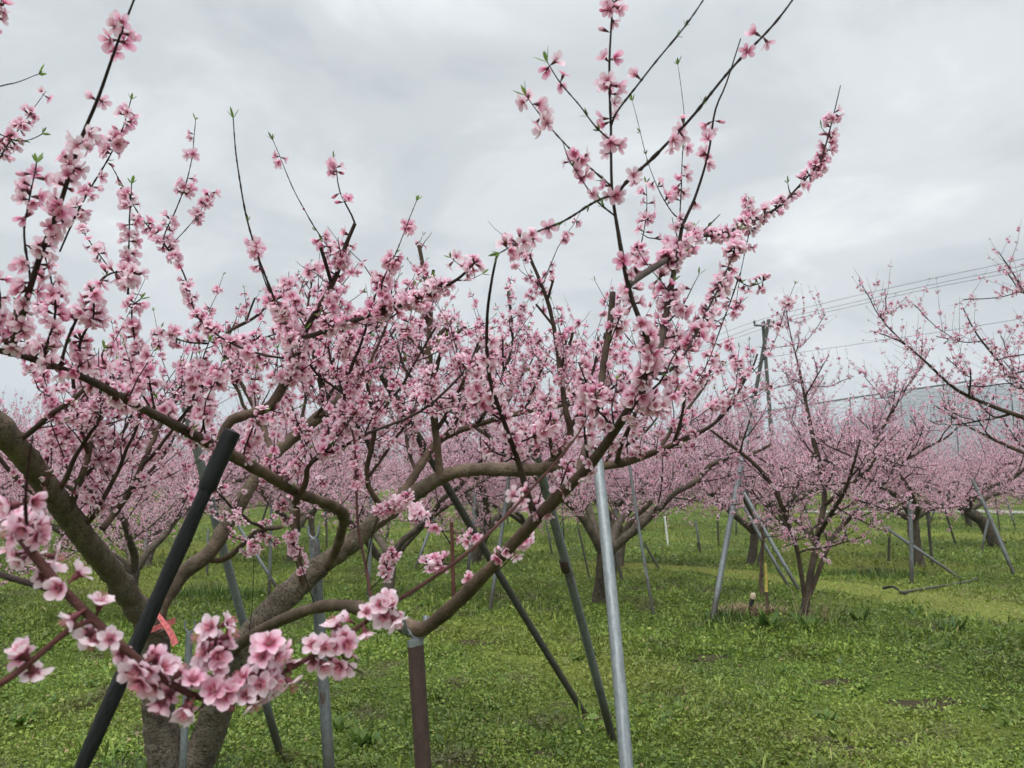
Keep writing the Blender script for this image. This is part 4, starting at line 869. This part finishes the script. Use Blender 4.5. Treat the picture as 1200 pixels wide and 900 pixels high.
for kk, ranges in (('D', ((8, 44, .011, 2.2), (58, 82, .014, 1.8), (88, 122, .013, 1.8), (128, 152, .014, 2.0), (170, 192, .013, 2.0), (220, 236, .014, 1.6), (300, 335, .012, 2.0), (365, 470, .010, 2.6))),
                   ('S0', ((14, 24, .012, 1.5), (30, 58, .011, 2.2), (104, 132, .014, 1.9), (140, 178, .011, 2.4), (186, 250, .011, 2.5), (250, 330, .011, 2.6), (330, 400, .012, 2.4)))):
    Pq = LIMBS[kk]; ys = project(Pq[:, :3])[1]; start = int(.72 * len(Pq)) if kk == 'D' else 0
    def ty(v): return (start + int(np.abs(ys[start:] - v).argmin())) / (len(Pq) - 1)
    for ya, yb, sp, per in ranges:
        a_, b_ = sorted((ty(ya), ty(yb))); ps, nr, sc = spots_on(Pq[None, :, :3], HR, sp * (.5 if kk == 'D' else .75), a_, b_, per); put(ps, nr, sc, .55)
# the many ordinary shoots
EXTRA = []
tw = MB()
SIL_X = [-400, 0, 60, 140, 200, 260, 320, 400, 470, 540, 620, 700, 800, 880, 960, 1200]
SIL_Y = [220, 240, 300, 335, 335, 345, 320, 330, 340, 345, 355, 350, 340, 420, 480, 480]
FAR_Y = [440, 440, 440, 445, 440, 430, 400, 385, 395, 400, 410, 400, 365, 420, 480, 480]
def dress(p, step, lmin, lmax, sp, per, skip=(0.1, 1.0), up=0.8, r=0.0026, extra=0):
    dcam = np.linalg.norm(p[:, :3] - [0, 0, H], axis=1).mean()
    pp, rr = grow_shoots(p, HR, step, lmin, lmax, up=up, skip=skip, K=7, r=r)
    x, y, _ = project(pp[:, -1]); x0, y0, _ = project(pp[:, 0]); far = dcam > 2.7
    lim = np.interp(x, SIL_X, FAR_Y if far else SIL_Y) - HR.exponential(42, len(x))
    fac = np.clip((y0 - lim) / np.maximum(y0 - y, 1e-6), 0.25, 1.0); fac = np.where(y < lim, fac, 1.0)
    pp = pp[:, :1] + (pp - pp[:, :1]) * fac[:, None, None]
    x, y, k = project(pp.reshape(-1, 3)); x = x.reshape(pp.shape[:2]); y = y.reshape(pp.shape[:2])
    open_ = (y > np.interp(x, [-200, 120, 200, 330, 400, 640, 700, 860, 1000], [1200, 700, 640, 660, 700, 560, 600, 560, 500])).any(1)
    pp, rr = pp[~open_], rr[~open_]
    if not len(pp): return
    tubes(tw, pp, rr, 4, cap=False)
    ps, nr, sc = spots_on(pp, HR, sp, per=per * 1.12, t1=0.94); put(ps, nr, sc * 1.05, 0.6)
    for q in pp:
        if HR.random() < 0.55: tuft(lf, q[-1], norm(q[-1] - q[-2]), HR, 0.019, 3)
for k, step, lmin, lmax, sp, per, skip, ns in (
    ('L1', .06, .1, .7, .03, 1.7, (.35, 1), 8), ('L2', .05, .1, .6, .03, 1.7, (.45, 1), 9), ('R1', .05, .08, .55, .03, 1.7, (.45, 1), 7), ('R1b', .04, .08, .5, .03, 1.7, (.2, 1), 5),
    ('R2', .045, .1, .7, .03, 1.7, (.3, 1), 9), ('V1', .04, .08, .5, .03, 1.7, (.15, 1), 8), ('U1', .05, .05, .24, .022, 2.0, (.35, .95), 0), ('E', .05, .05, .3, .024, 1.9, (.1, 1), 2), ('E2', .06, .04, .2, .024, 1.8, (.1, 1), 0),
    ('F', .04, .05, .35, .026, 1.8, (.2, 1), 3), ('Q1', .05, .08, .55, .028, 1.7, (.15, 1), 5), ('Q2', .05, .08, .5, .028, 1.7, (.15, 1), 4), ('Q3', .045, .08, .6, .03, 1.7, (.1, 1), 5), ('Q4', .045, .08, .6, .03, 1.7, (.1, 1), 5), ('Q5', .06, .08, .4, .03, 1.6, (.3, 1), 2),
    ('Q6', .04, .08, .5, .03, 1.7, (.1, 1), 6), ('Q7', .045, .08, .5, .03, 1.7, (.1, 1), 5), ('H', .06, .05, .25, .028, 1.5, (.1, .5), 0), ('D', .06, .04, .16, .02, 2.0, (.6, .78), 0), ('I', .07, .04, .15, .024, 1.6, (.3, .9), 0)):
    p = LIMBS[k]; dress(p, step, lmin, lmax, sp, per, skip)
    if ns:
        subs = side_branches(p, HR, ns, 0.35, 0.95, max(.15, skip[0]), .97, .011)
        for s in subs:
            x, y, _ = project(s[:, :3])
            if y.max() > 640: continue
            lim_ = np.interp(x, SIL_X, FAR_Y) - 15; bad = np.where(y < lim_)[0]
            if len(bad): s = s[:max(4, bad[0])]
            EXTRA.append(s); dress(s, .05, .08, .5, .03, 1.7, (.05, 1))
ex_size = [-(s_[:, 3].mean() * np.linalg.norm(s_[-1, :3] - s_[0, :3]) / np.linalg.norm(s_[:, :3].mean(0) - [0, 0, H]) ** 2) for s_ in EXTRA]
EXTRA = [EXTRA[i] for i in np.argsort(ex_size)]; room = 100 - len(LIMBS)
for s_ in EXTRA[:room]: hero_mesh('branch', [s_], 6, 0.03)
if EXTRA[room:]: tag(hero_mesh('small_branches', EXTRA[room:], 6, 0.03), kind='stuff')
tag(tw.build('twigs', BARK, big), kind='stuff')
tag(lf.build('small_leaves', LEAF, big), kind='stuff')
AP = np.concatenate(ALLP); AN = np.concatenate(ALLN); AS = np.concatenate(ALLS); AT = np.concatenate(ALLT)
x, y, k = project(AP); dist = np.linalg.norm(AP - [0, 0, H], axis=1)
inview = (x > -5) & (x < 1205) & (y > -5) & (y < 905) & (k > 0)
keep = np.ones(len(AP), bool); nr_ = np.where(dist < 1.7)[0]; HR.shuffle(nr_); acc = np.zeros((0, 3))
for i in nr_:
    if len(acc) and (np.sum((acc - AP[i]) ** 2, 1) < (.0105 if dist[i] < 1.15 else .011) ** 2).any(): keep[i] = False
    else: acc = np.vstack([acc, AP[i]])
AP, AN, AS, AT, dist, inview = (q[keep] for q in (AP, AN, AS, AT, dist, inview))
order = np.argsort(np.where(inview, dist, 1e3)); near = order[:100]; rest = order[100:]
mb = MB(); blossoms(mb, AP[rest], AN[rest], AS[rest], AT[rest], 'mid', HR, buds=0.13)
tag(mb.build('blossoms', [PETAL, CALYX, STAMEN], big), kind='stuff')
# the hundred nearest blossoms one by one
HI = []
for cup in (0.08, 0.2, 0.32, 0.5, 0.75):
    for tint in (0.45, 0.85, 1.0):
        V, T, A, M = blossom_proto('hi', cup, HR); mb = MB()
        for v, t, a in zip(V, T, A): mb.add(v, t=t - t.min(), rad=a, side=np.tile(np.linspace(-1, 1, 5), len(v) // 5), tint=np.full(len(v), np.clip(tint + HR.normal() * .08, 0, 1)))
        HI.append(mb.mesh('blossom', PETAL))
mb = MB()
prof_ = [(-0.0145, .0013), (-0.009, .0015), (-0.007, .0034), (-0.001, .0042), (0.001, .004)]
tubes(mb, np.array([[0, 0, z] for z, _ in prof_]), np.array([r for _, r in prof_]), 9)
for kq in range(5):
    a = kq * 1.2566 + .63; d = np.array([math.cos(a), math.sin(a), 0.25]); leaf_strip(mb, 0.0036 * np.array([math.cos(a), math.sin(a), 0]) + [0, 0, -.001], norm(d), np.array([-math.sin(a), math.cos(a), 0]), .0058, .0019, .5)
CALM = mb.mesh('calyx', CALYX); mb = MB()
for kq in range(20):
    a = HR.random() * 6.28; sp = HR.random() * .55; L = .0085 + .004 * HR.random(); d = norm(np.array([math.cos(a) * sp, math.sin(a) * sp, 1])); b0 = .0016 * np.array([math.cos(a), math.sin(a), 0])
    tubes(mb, np.stack([b0, b0 + d * L * .5 + [0, 0, .0004], b0 + d * L]), np.array([.00022, .0002, .00018]), 3, cap=False)
    tubes(mb, np.stack([b0 + d * L, b0 + d * (L + .0006), b0 + d * (L + .0011)]), np.array([.0002, .0006, .0002]), 5)
STM = mb.mesh('stamens', STAMEN)
from mathutils import Matrix
BM = np.array(BASE)
for i in near:
    R = frames(AN[i:i + 1], HR)[0]
    o = bpy.data.objects.new('blossom', HI[int(HR.integers(len(HI)))]); C.objects.link(o); o.parent = big
    o.matrix_local = Matrix.Translation(AP[i] - BM) @ Matrix(R.T.tolist()).to_4x4() @ Matrix.Scale(float(AS[i]), 4)
    c = bpy.data.objects.new('calyx', CALM); C.objects.link(c); c.parent = o
    c = bpy.data.objects.new('stamens', STM); C.objects.link(c); c.parent = o
for p, d, L, n in tuft_objs[:100]:
    mb = MB(); tuft(mb, p, d, HR, L, n); mb.build('leaf_tuft', LEAF, big)
# pink tape round the left stem
mb = MB(); c0 = P(181, 736, 3.72); th_ = np.linspace(0, 2 * np.pi, 25)
ring = np.stack([c0[0] + .088 * np.cos(th_), c0[1] + .088 * np.sin(th_), c0[2] + .03 * np.cos(th_) ], 1)
for j, dz in enumerate((-.012, .012)): pass
v = np.stack([ring + [0, 0, -.013], ring + [0, 0, .013], ring * 1.0 + [0, 0, .013] + .002 * norm(ring - c0), ring + [0, 0, -.013] + .002 * norm(ring - c0)], 1)
i = np.arange(25 * 4).reshape(25, 4); q = np.concatenate([np.stack([i[:-1, a], i[1:, a], i[1:, (a + 1) % 4], i[:-1, (a + 1) % 4]], -1) for a in range(4)]); mb.add(v, q=q)
sp, _ = smooth_path([P(181, 716, 3.6), P(190, 728, 3.58), P(200, 742, 3.56), P(206, 756, 3.55)], 12); wv = np.linspace(.006, .014, 12); sd = np.array([1, .2, .4])
v = np.stack([sp - sd * wv[:, None], sp + sd * wv[:, None] * .6 + [0, .004, .006], sp + sd * wv[:, None] * .6 + [0, .008, .006], sp - sd * wv[:, None] + [0, .003, 0]], 1); i = np.arange(48).reshape(12, 4)
mb.add(v, q=np.concatenate([np.stack([i[:-1, a], i[1:, a], i[1:, (a + 1) % 4], i[:-1, (a + 1) % 4]], -1) for a in range(4)]))
tag(mb.build('tape', PINKTAPE, smooth=False), 'bright pink marking tape tied round the left stem of the big tree', 'tape')

# ------------------------------------------------------------------ utility pole, power lines, net frame
DU = 40.0
root = tag(empty('utility_pole', np.array([P(900, 560, DU)[0], DU, 0])), 'grey utility pole with a crossarm and a slanting brace pole crossing it', 'utility pole')
def seg(a, b, r0, r1, name, mat, sides=10, n=8, parent=root):
    mb = MB(); t = np.linspace(0, 1, n)[:, None]; tubes(mb, np.asarray(a) * (1 - t) + np.asarray(b) * t, np.linspace(r0, r1, n), sides); return mb.build(name, mat, parent)
def gline(a, b, d): y = ground_y(d); return P(a[0] + (b[0] - a[0]) * (y - a[1]) / (b[1] - a[1]), y, d)
top = P(894, 378, DU); seg(gline((894, 378), (901.5, 475), DU), top, .13, .085, 'pole', TIMBER)
top2 = P(901, 374.5, DU + .45); seg(gline((901, 374.5), (878, 500), DU + .45), top2, .115, .10, 'brace', TIMBER)
seg(P(883.5, 381, DU - .25), P(907.5, 382.5, DU - .25), .06, .06, 'crossarm', WIREM, 6)
for px in (884.2, 906.8, 895.5):
    a = P(px, 381.5, DU - .25); mb = MB(); tubes(mb, np.stack([a, a + [0, 0, .09], a + [0, 0, .1], a + [0, 0, .2], a + [0, 0, .21], a + [0, 0, .28]]), np.array([.03, .03, .07, .06, .075, .03]), 8); mb.build('insulator', GALV, root)
def wire(pts, label, r=0.010):
    s, _ = smooth_path([P(*p) for p in pts], 60); mb = MB(); tubes(mb, s, np.full(60, r), 4); tag(mb.build('power_line', WIREM), label, 'power line', 'power lines crossing the sky')
wire([(720, 440, 62), (800, 409, 50), (884, 377, DU - .25), (980, 352, 36), (1090, 327, 32), (1200, 303, 28), (1400, 250, 23)], 'uppermost thin power line rising to the right edge from the crossarm')
wire([(720, 447, 62), (800, 416, 50), (895, 380, DU - .25), (985, 358, 36), (1090, 334, 32), (1200, 311, 28), (1400, 262, 23)], 'middle power line just under the uppermost one')
wire([(720, 450, 62), (800, 419, 50), (907, 381, DU - .25), (990, 361, 36), (1090, 338, 32), (1200, 316, 28), (1400, 268, 23)], 'lower of the two close parallel power lines under the uppermost one')
wire([(720, 452, 62), (820, 434, 50), (899, 419, DU - .1), (1000, 404, 37), (1100, 389, 34), (1200, 373, 31), (1400, 340, 27)], 'lone lower power line, well below the three at the crossarm')
DN = 58.0
root = tag(empty('net_frame', G(1050, DN)), 'wide steel orchard frame hung with criss-cross netting wires on the right horizon', 'net frame')
top = [(700, 512, DN + 14), (800, 500, DN + 8), (860, 488, DN + 4), (930, 477, DN), (1000, 466, DN - 2), (1070, 456, DN - 4), (1140, 446, DN - 6), (1200, 435, DN - 8), (1300, 418, DN - 10), (1420, 400, DN - 12)]
sp, _ = smooth_path([P(*p) for p in top], 80); mb = MB(); tubes(mb, sp, np.full(80, .07), 6); mb.build('ridge_pipe', GALV_OLD, root)
bot = sp.copy(); bot[:, 2] = 2.6; bot[:, 1] -= 4.0
for j in range(0, 80, 6):
    e = bot[j]; mb = MB(); tubes(mb, np.stack([[sp[j, 0], sp[j, 1], -.1], sp[j]]), np.array([.05, .05]), 6); mb.build('post', GALV_OLD, root)
mb = MB(); tubes(mb, bot, np.full(80, .05), 6); mb.build('eave_pipe', GALV_OLD, root)
mb = MB(); fine, _ = smooth_path(sp, 400); fb, _ = smooth_path(bot, 400)
def net_pt(i, t): i = np.clip(i, 0, 399); a = fine[i]; b = fb[i]; q = a * (1 - t) + b * t; q[2] += .5 * math.sin(t * math.pi); return q
for j in range(-130, 400, 11):
    for s_ in (1, -1):
        pth = np.array([net_pt(int(j + (t if s_ > 0 else 1 - t) * 130), t) for t in np.linspace(0, 1, 15)])
        keep = [q for q in range(15) if 0 < j + ((q / 14) if s_ > 0 else 1 - q / 14) * 130 < 399]
        if len(keep) < 3: continue
        pth = pth[keep]; tubes(mb, pth, np.full(len(pth), .014), 3, cap=False)
for t in (.3, .62):
    pth = np.array([net_pt(i_, t) for i_ in range(0, 400, 10)]); tubes(mb, pth, np.full(len(pth), .014), 3, cap=False)
mb.build('netting', NETM, root)

# ------------------------------------------------------------------ small things on the ground
GRP = None
def simple_tube_thing(name, pts, radii, mat, label, cat, n=16, sides=8, group=None):
    s, _ = smooth_path([(*p, r) for p, r in zip(pts, radii)], n); mb = MB(); tubes(mb, s[:, :3], s[:, 3], sides, bump=.02); return tag(mb.build(name, mat), label, cat, group)
f0, f1, f2 = foot_px(1055, 697), foot_px(1130, 683), foot_px(1143, 680)
root = tag(empty('fallen_pole', f0), 'pale steel pole lying in the grass at the right with dark straps at one end', 'fallen pole')
mb = MB(); tubes(mb, np.stack([f0 + [0, 0, .03], f0 * .5 + f1 * .5 + [0, 0, .035], f1 + [0, 0, .04]]), np.full(3, .019), 8); mb.build('pipe', GALV_OLD, root)
e0 = foot_px(1035, 693); sp, _ = smooth_path([e0 + [0, 0, .04], e0 * .5 + f0 * .5 + [0, -.05, .09], f0 + [0, 0, .05], f0 + [.05, -.12, .02]], 14); mb = MB(); tubes(mb, sp, np.linspace(.018, .012, 14), 6, bump=.2); mb.build('strap', BLACK, root)
mb = MB(); tubes(mb, np.stack([f1 + [0, 0, .04], f1 * .4 + f2 * .6 + [0, 0, .03], f2 + [0, 0, .035]]), np.array([.012, .012, .012]), 6); tubes(mb, np.stack([f2 + [-.04, 0, .03], f2 + [.0, 0, .04], f2 + [.04, 0, .03]]), np.array([.018, .025, .018]), 8); mb.build('end_clamp', GALV, root)
# stake with a yellow top
f0 = foot_px(899, 722); hd = P(897, 660, f0[1]); mid = f0 * .55 + hd * .45
root = tag(empty('stake', f0), 'wooden stake with its upper half painted yellow beside the young tree', 'stake')
tp, _ = smooth_path([f0 - [0, 0, .1], f0 * .5 + mid * .5 + [.006, 0, 0], mid], 12); mb = MB(); tubes(mb, tp, np.full(12, .018), 8, bump=.12); mb.build('shaft', BARK, root)
tp, _ = smooth_path([mid, mid * .5 + hd * .5 + [.004, 0, 0], hd], 12); mb = MB(); tubes(mb, tp, np.linspace(.0185, .013, 12), 8, bump=.15); mb.build('painted_top', YELLOWP, root)
# black hose end standing in the mound
f0 = foot_px(881, 722); hd = P(882, 702, f0[1])
root = tag(empty('hose_end', f0), 'short black upright hose end with a pale tip in the dead grass', 'hose')
tp, _ = smooth_path([f0 - [0, 0, .05], f0 * .5 + hd * .5 + [-.02, 0, 0], hd], 10); mb = MB(); tubes(mb, tp, np.full(10, .022), 8, bump=.05); mb.build('hose', BLACK, root)
mb = MB(); tubes(mb, np.stack([hd, hd + [.004, 0, .02], hd + [.012, 0, .05], hd + [.03, 0, .055]]), np.array([.026, .034, .034, .015]), 8); mb.build('tip', make_simple('pale_plastic', (.55, .45, .33), .6, .2), root)
# slim dead sapling beside the stake
f0 = foot_px(893, 700); mb = MB(); tp, _ = smooth_path([f0, P(892, 670, f0[1]), P(894, 640, f0[1]), P(893, 615, f0[1])], 20); tubes(mb, tp, np.linspace(.03, .012, 20), 6, bump=.3)
pp, rr = grow_shoots(tp, np.random.default_rng(3), .03, .05, .15, up=.5, K=4); tubes(mb, pp, rr, 3); tag(mb.build('dead_shrub', BARK), 'dry brown twiggy stem standing just behind the yellow stake', 'dead shrub')
def blades(name, centre, rad, n, hmin, hmax, mat, seed, wd=.006, lean=.5, label=None, cat=None, kind=None, flat=1.0):
    rng = np.random.default_rng(seed); mb = MB(); a = rng.random(n) * 6.28; r = rad * np.sqrt(rng.random(n)); x = centre[0] + r * np.cos(a); y = centre[1] + r * np.sin(a) * flat
    z = gz(x, y); p0 = np.stack([x, y, z], -1); h = (hmin + (hmax - hmin) * rng.random(n)) * (1.1 - .5 * r / rad); d = rand_dir(n, rng); d[:, 2] = 0; d = norm(d); sd = np.stack([-d[:, 1], d[:, 0], 0 * x], -1)
    V = [];
    for t in (0, .4, .75, 1):
        c = p0 + np.array([0, 0, 1]) * (h * t * (1 - .25 * lean * t))[:, None] + d * (h * lean * t * t)[:, None]; wv = wd * (1 - t) ** .6 * (.7 + .6 * rng.random(n))
        V.append(np.stack([c - sd * wv[:, None], c + sd * wv[:, None]], 1))
    V = np.stack(V, 1); i = np.arange(n * 8).reshape(n, 4, 2); Q = np.stack([i[:, :-1, 0], i[:, :-1, 1], i[:, 1:, 1], i[:, 1:, 0]], -1).reshape(-1, 4)
    mb.add(V.reshape(-1, 3), q=Q, tint=np.repeat(rng.random(n), 8)); o = mb.build(name, mat); return tag(o, label, cat, None, kind)
blades('dead_grass_mound', foot_px(878, 722), .42, 900, .05, .22, DRYG, 1, .008, 1.0, 'mound of pale dead grass at the foot of the yellow stake', 'dead grass', flat=.6)
def weed(px, py, n, L, seed, label, W=.3, spread=.8, group='broad-leaved weeds'):
    b = foot_px(px, py); rng = np.random.default_rng(seed); mb = MB()
    for k in range(n):
        a = rng.random() * 6.28; el = .12 + .75 * rng.random() * (1 - spread * .4); d = np.array([math.cos(a) * math.cos(el), math.sin(a) * math.cos(el), math.sin(el)]); sd = np.array([-math.sin(a), math.cos(a), 0])
        leaf_strip(mb, b + rng.normal(0, .02, 3) * [1, 1, 0], d, sd, L * (.6 + .6 * rng.random()), L * W * .5, .35 + .6 * rng.random(), seg=6, fold=.25, bend=.3)
    tag(mb.build('weed', TURF), label, 'weed', group)
weed(428, 868, 22, .13, 5, 'clump of broad pointed weed leaves left of the rusty post', .34)
weed(395, 850, 14, .10, 6, 'smaller broad weed clump beside the stout upright grey post', .34)
weed(903, 738, 18, .22, 7, 'broad-leaved weed clump in front of the dead grass mound', .3)
weed(948, 738, 16, .22, 8, 'broad-leaved weed clump right at the base of the young tree', .3)
weed(1005, 728, 14, .18, 9, 'low weed clump to the right of the young tree', .3)
weed(1115, 738, 14, .2, 10, 'dark green weed clump by the near edge of the pale mown path', .3)
weed(20, 850, 12, .13, 11, 'broad weed clump at the left edge by the big tree', .34)
rw = np.random.default_rng(8)
for q in range(34):
    py = 690 + 200 * rw.random() ** .8; px = rw.uniform(480, 1190) if q % 4 else rw.uniform(20, 430)
    weed(px, py, int(rw.integers(6, 12)), rw.uniform(.05, .11), 300 + q, 'small flat weed rosette growing in the open grass', rw.uniform(.28, .42), group='small weed rosettes in the grass')
blades('grass_tuft', foot_px(852, 728), .26, 320, .08, .2, TURF, 2, .006, .5, 'tuft of long fresh grass at the foot of the tall pale leaning pole', 'grass tuft')
blades('grass_tuft', foot_px(1020, 672), .9, 700, .08, .22, TURF, 3, .007, .5, 'wide bright tuft of long grass left of the upright grey pole on the right', 'grass tuft', flat=.5)
blades('grass_tuft', BASE + np.array([-.15, -.1, 0]), .42, 900, .08, .30, TURF, 4, .005, .6, 'long grass round the foot of the big forked tree', 'grass tuft')
blades('grass_tuft', foot_px(245, 700), .7, 700, .12, .34, TURF, 14, .006, .5, 'long grass behind the fork of the big tree', 'grass tuft', flat=.6)
blades('straw', foot_px(950, 732), .25, 26, .25, .55, DRYG, 5, .006, .6, 'few long dry straws bent over at the base of the young tree', 'straw')
m, nt = material('damp_soil'); pos = N(nt, 'ShaderNodeNewGeometry').outputs['Position']; n = noise(nt, 60, 6, 0.75, pos)
finish(nt, principled(nt, ramp(nt, n, [(0.3, (0.03, 0.023, 0.014)), (0.55, (0.07, 0.055, 0.034)), (0.75, (0.13, 0.105, 0.068))]), 0.9, n, 1.0, 0.02, spec=0.1)); SOIL = m
SOILC = []
rng = np.random.default_rng(41); mb = MB()
for px, py, r in ((828, 765, .20), (968, 797, .22), (1085, 822, .26), (560, 752, .22), (905, 800, .1), (700, 840, .12), (1000, 880, .2), (640, 880, .12), (760, 690, .3), (1165, 665, .5), (1030, 668, .5), (600, 700, .3), (835, 690, .35), (20, 760, .2), (360, 800, .15), (930, 728, .3), (200, 905, .35), (1060, 868, .12)):
    r *= .62; c = foot_px(px, py); a = np.arange(28) / 28 * 6.283; rad = r * (1 + .35 * np.sin(a * 2 + rng.random() * 6) * rng.random() + .25 * np.sin(a * 3 + rng.random() * 6) + .12 * rng.standard_normal(28)); SOILC.append((c[0], c[1], r))
    ring = np.stack([c[0] + rad * np.cos(a) * 1.5, c[1] + rad * np.sin(a)], 1); pts = np.vstack([[c[:2]], (ring + c[:2]) / 2, ring]); z = gz(pts[:, 0], pts[:, 1]) + np.r_[.012, np.full(28, .009), np.full(28, .003)]
    T = []
    for j in range(28): k = (j + 1) % 28; T += [[0, 1 + j, 1 + k], [1 + j, 29 + j, 29 + k], [1 + j, 29 + k, 1 + k]]
    mb.add(np.c_[pts, z], t=T)
tag(mb.build('bare_soil', SOIL), kind='structure'); SOILC = np.array(SOILC)
# one sheet of ground cover: clover-like leaves near, tufts far
rng = np.random.default_rng(99); mb = MB()
def cover(n, y0, y1, half, size, tilt, blade=0.25, tm=.45):
    u = rng.random(n); y = y0 + (y1 - y0) * u ** 1.15; x = (rng.random(n) * 2 - 1) * (half * y + 0.8)
    # clumpy: thin out by a smooth field
    fld = np.sin(x * 3.1 + 2 * np.sin(y * 1.7)) * np.cos(y * 2.7 + 1.5 * np.sin(x * 1.3)) + .6 * np.sin(x * 9 + y * 5) * np.cos(y * 11 - x * 3)
    keep = rng.random(n) < np.clip(.62 + .35 * fld, .12, 1); x, y, fld = x[keep], y[keep], fld[keep]; n = len(x)
    pd = np.min(np.hypot(x[:, None] - PATHP[None, ::6, 0], y[:, None] - PATHP[None, ::6, 1]) / PATHP[None, ::6, 2], axis=1)
    on = pd < 1.05; keep = ~on | (rng.random(n) < .7); x, y, fld, on = x[keep], y[keep], fld[keep], on[keep]; n = len(x)
    sd_ = np.min(np.hypot((x[:, None] - SOILC[None, :, 0]) / 1.5, y[:, None] - SOILC[None, :, 1]) / SOILC[None, :, 2], axis=1)
    keep = rng.random(n) < np.clip((sd_ - .35) * 1.3, .06, 1); x, y, fld, on = x[keep], y[keep], fld[keep], on[keep]; n = len(x)
    sz = size * np.clip(rng.lognormal(-.05, .4, n), .4, 2.4) * np.where(on, .7, 1); h = np.abs(rng.normal(.008, .014, n)) + .035 * np.clip(fld, 0, 1.4) * rng.random(n)
    p = np.stack([x, y, gz(x, y) + h], -1); a = rng.random(n) * 6.28; isb = rng.random(n) < blade
    el = np.where(isb, .5 + .9 * rng.random(n), rng.normal(.15, tilt, n)); d = np.stack([np.cos(a) * np.cos(el), np.sin(a) * np.cos(el), np.sin(el)], -1); sd = np.stack([-np.sin(a), np.cos(a), rng.normal(0, .3, n)], -1)
    Lg = sz * np.where(isb, 2.2, 1.0); W = sz * np.where(isb, .16, .42)
    nb = np.array([0, 0, 1.0])
    V = np.stack([p, p + d * (Lg * .55)[:, None] + sd * W[:, None] + nb * (Lg * .1)[:, None], p + d * Lg[:, None], p + d * (Lg * .55)[:, None] - sd * W[:, None] + nb * (Lg * .1)[:, None]], 1).reshape(-1, 3)
    i = np.arange(n * 4).reshape(n, 4); T = np.concatenate([i[:, [0, 1, 2]], i[:, [0, 2, 3]]])
    tint = np.clip(rng.normal(tm + .04, .24 if y1 < 8 else .19, n) + np.where(on, .3, 0) + .08 * fld, 0, 1); mb.add(V, t=T, tint=np.repeat(tint, 4))
cover(420000, 2.6, 7.0, .80, .0155, .45, .12)
cover(9000, 2.6, 15.0, .80, .042, .3, .0, .25)
cover(22000, 2.6, 16.0, .80, .027, .3, 1.0, .38)
cover(330000, 7.0, 14.0, .78, .024, .35, .2)
cover(170000, 14.0, 36.0, .76, .042, .35, .25)
tag(mb.build('grass', GRASSM), kind='stuff')

# ------------------------------------------------------------------ damp air
m, nt = material('damp_air'); v = N(nt, 'ShaderNodeVolumePrincipled', Density=0.0006, Anisotropy=0.0); v.inputs['Color'].default_value = (0.87, 0.93, 1.0, 1)
o = N(nt, 'ShaderNodeOutputMaterial'); nt.links.new(v.outputs[0], o.inputs['Volume'])
mb = MB(); x0, x1, y0, y1, z0, z1 = -3300, 3300, -3300, 3300, -3, 250
mb.add([(x, y, z) for z in (z0, z1) for x, y in ((x0, y0), (x1, y0), (x1, y1), (x0, y1))], q=[(0, 3, 2, 1), (4, 5, 6, 7), (0, 1, 5, 4), (1, 2, 6, 5), (2, 3, 7, 6), (3, 0, 4, 7)])
tag(mb.build('haze', m, smooth=False), kind='stuff')
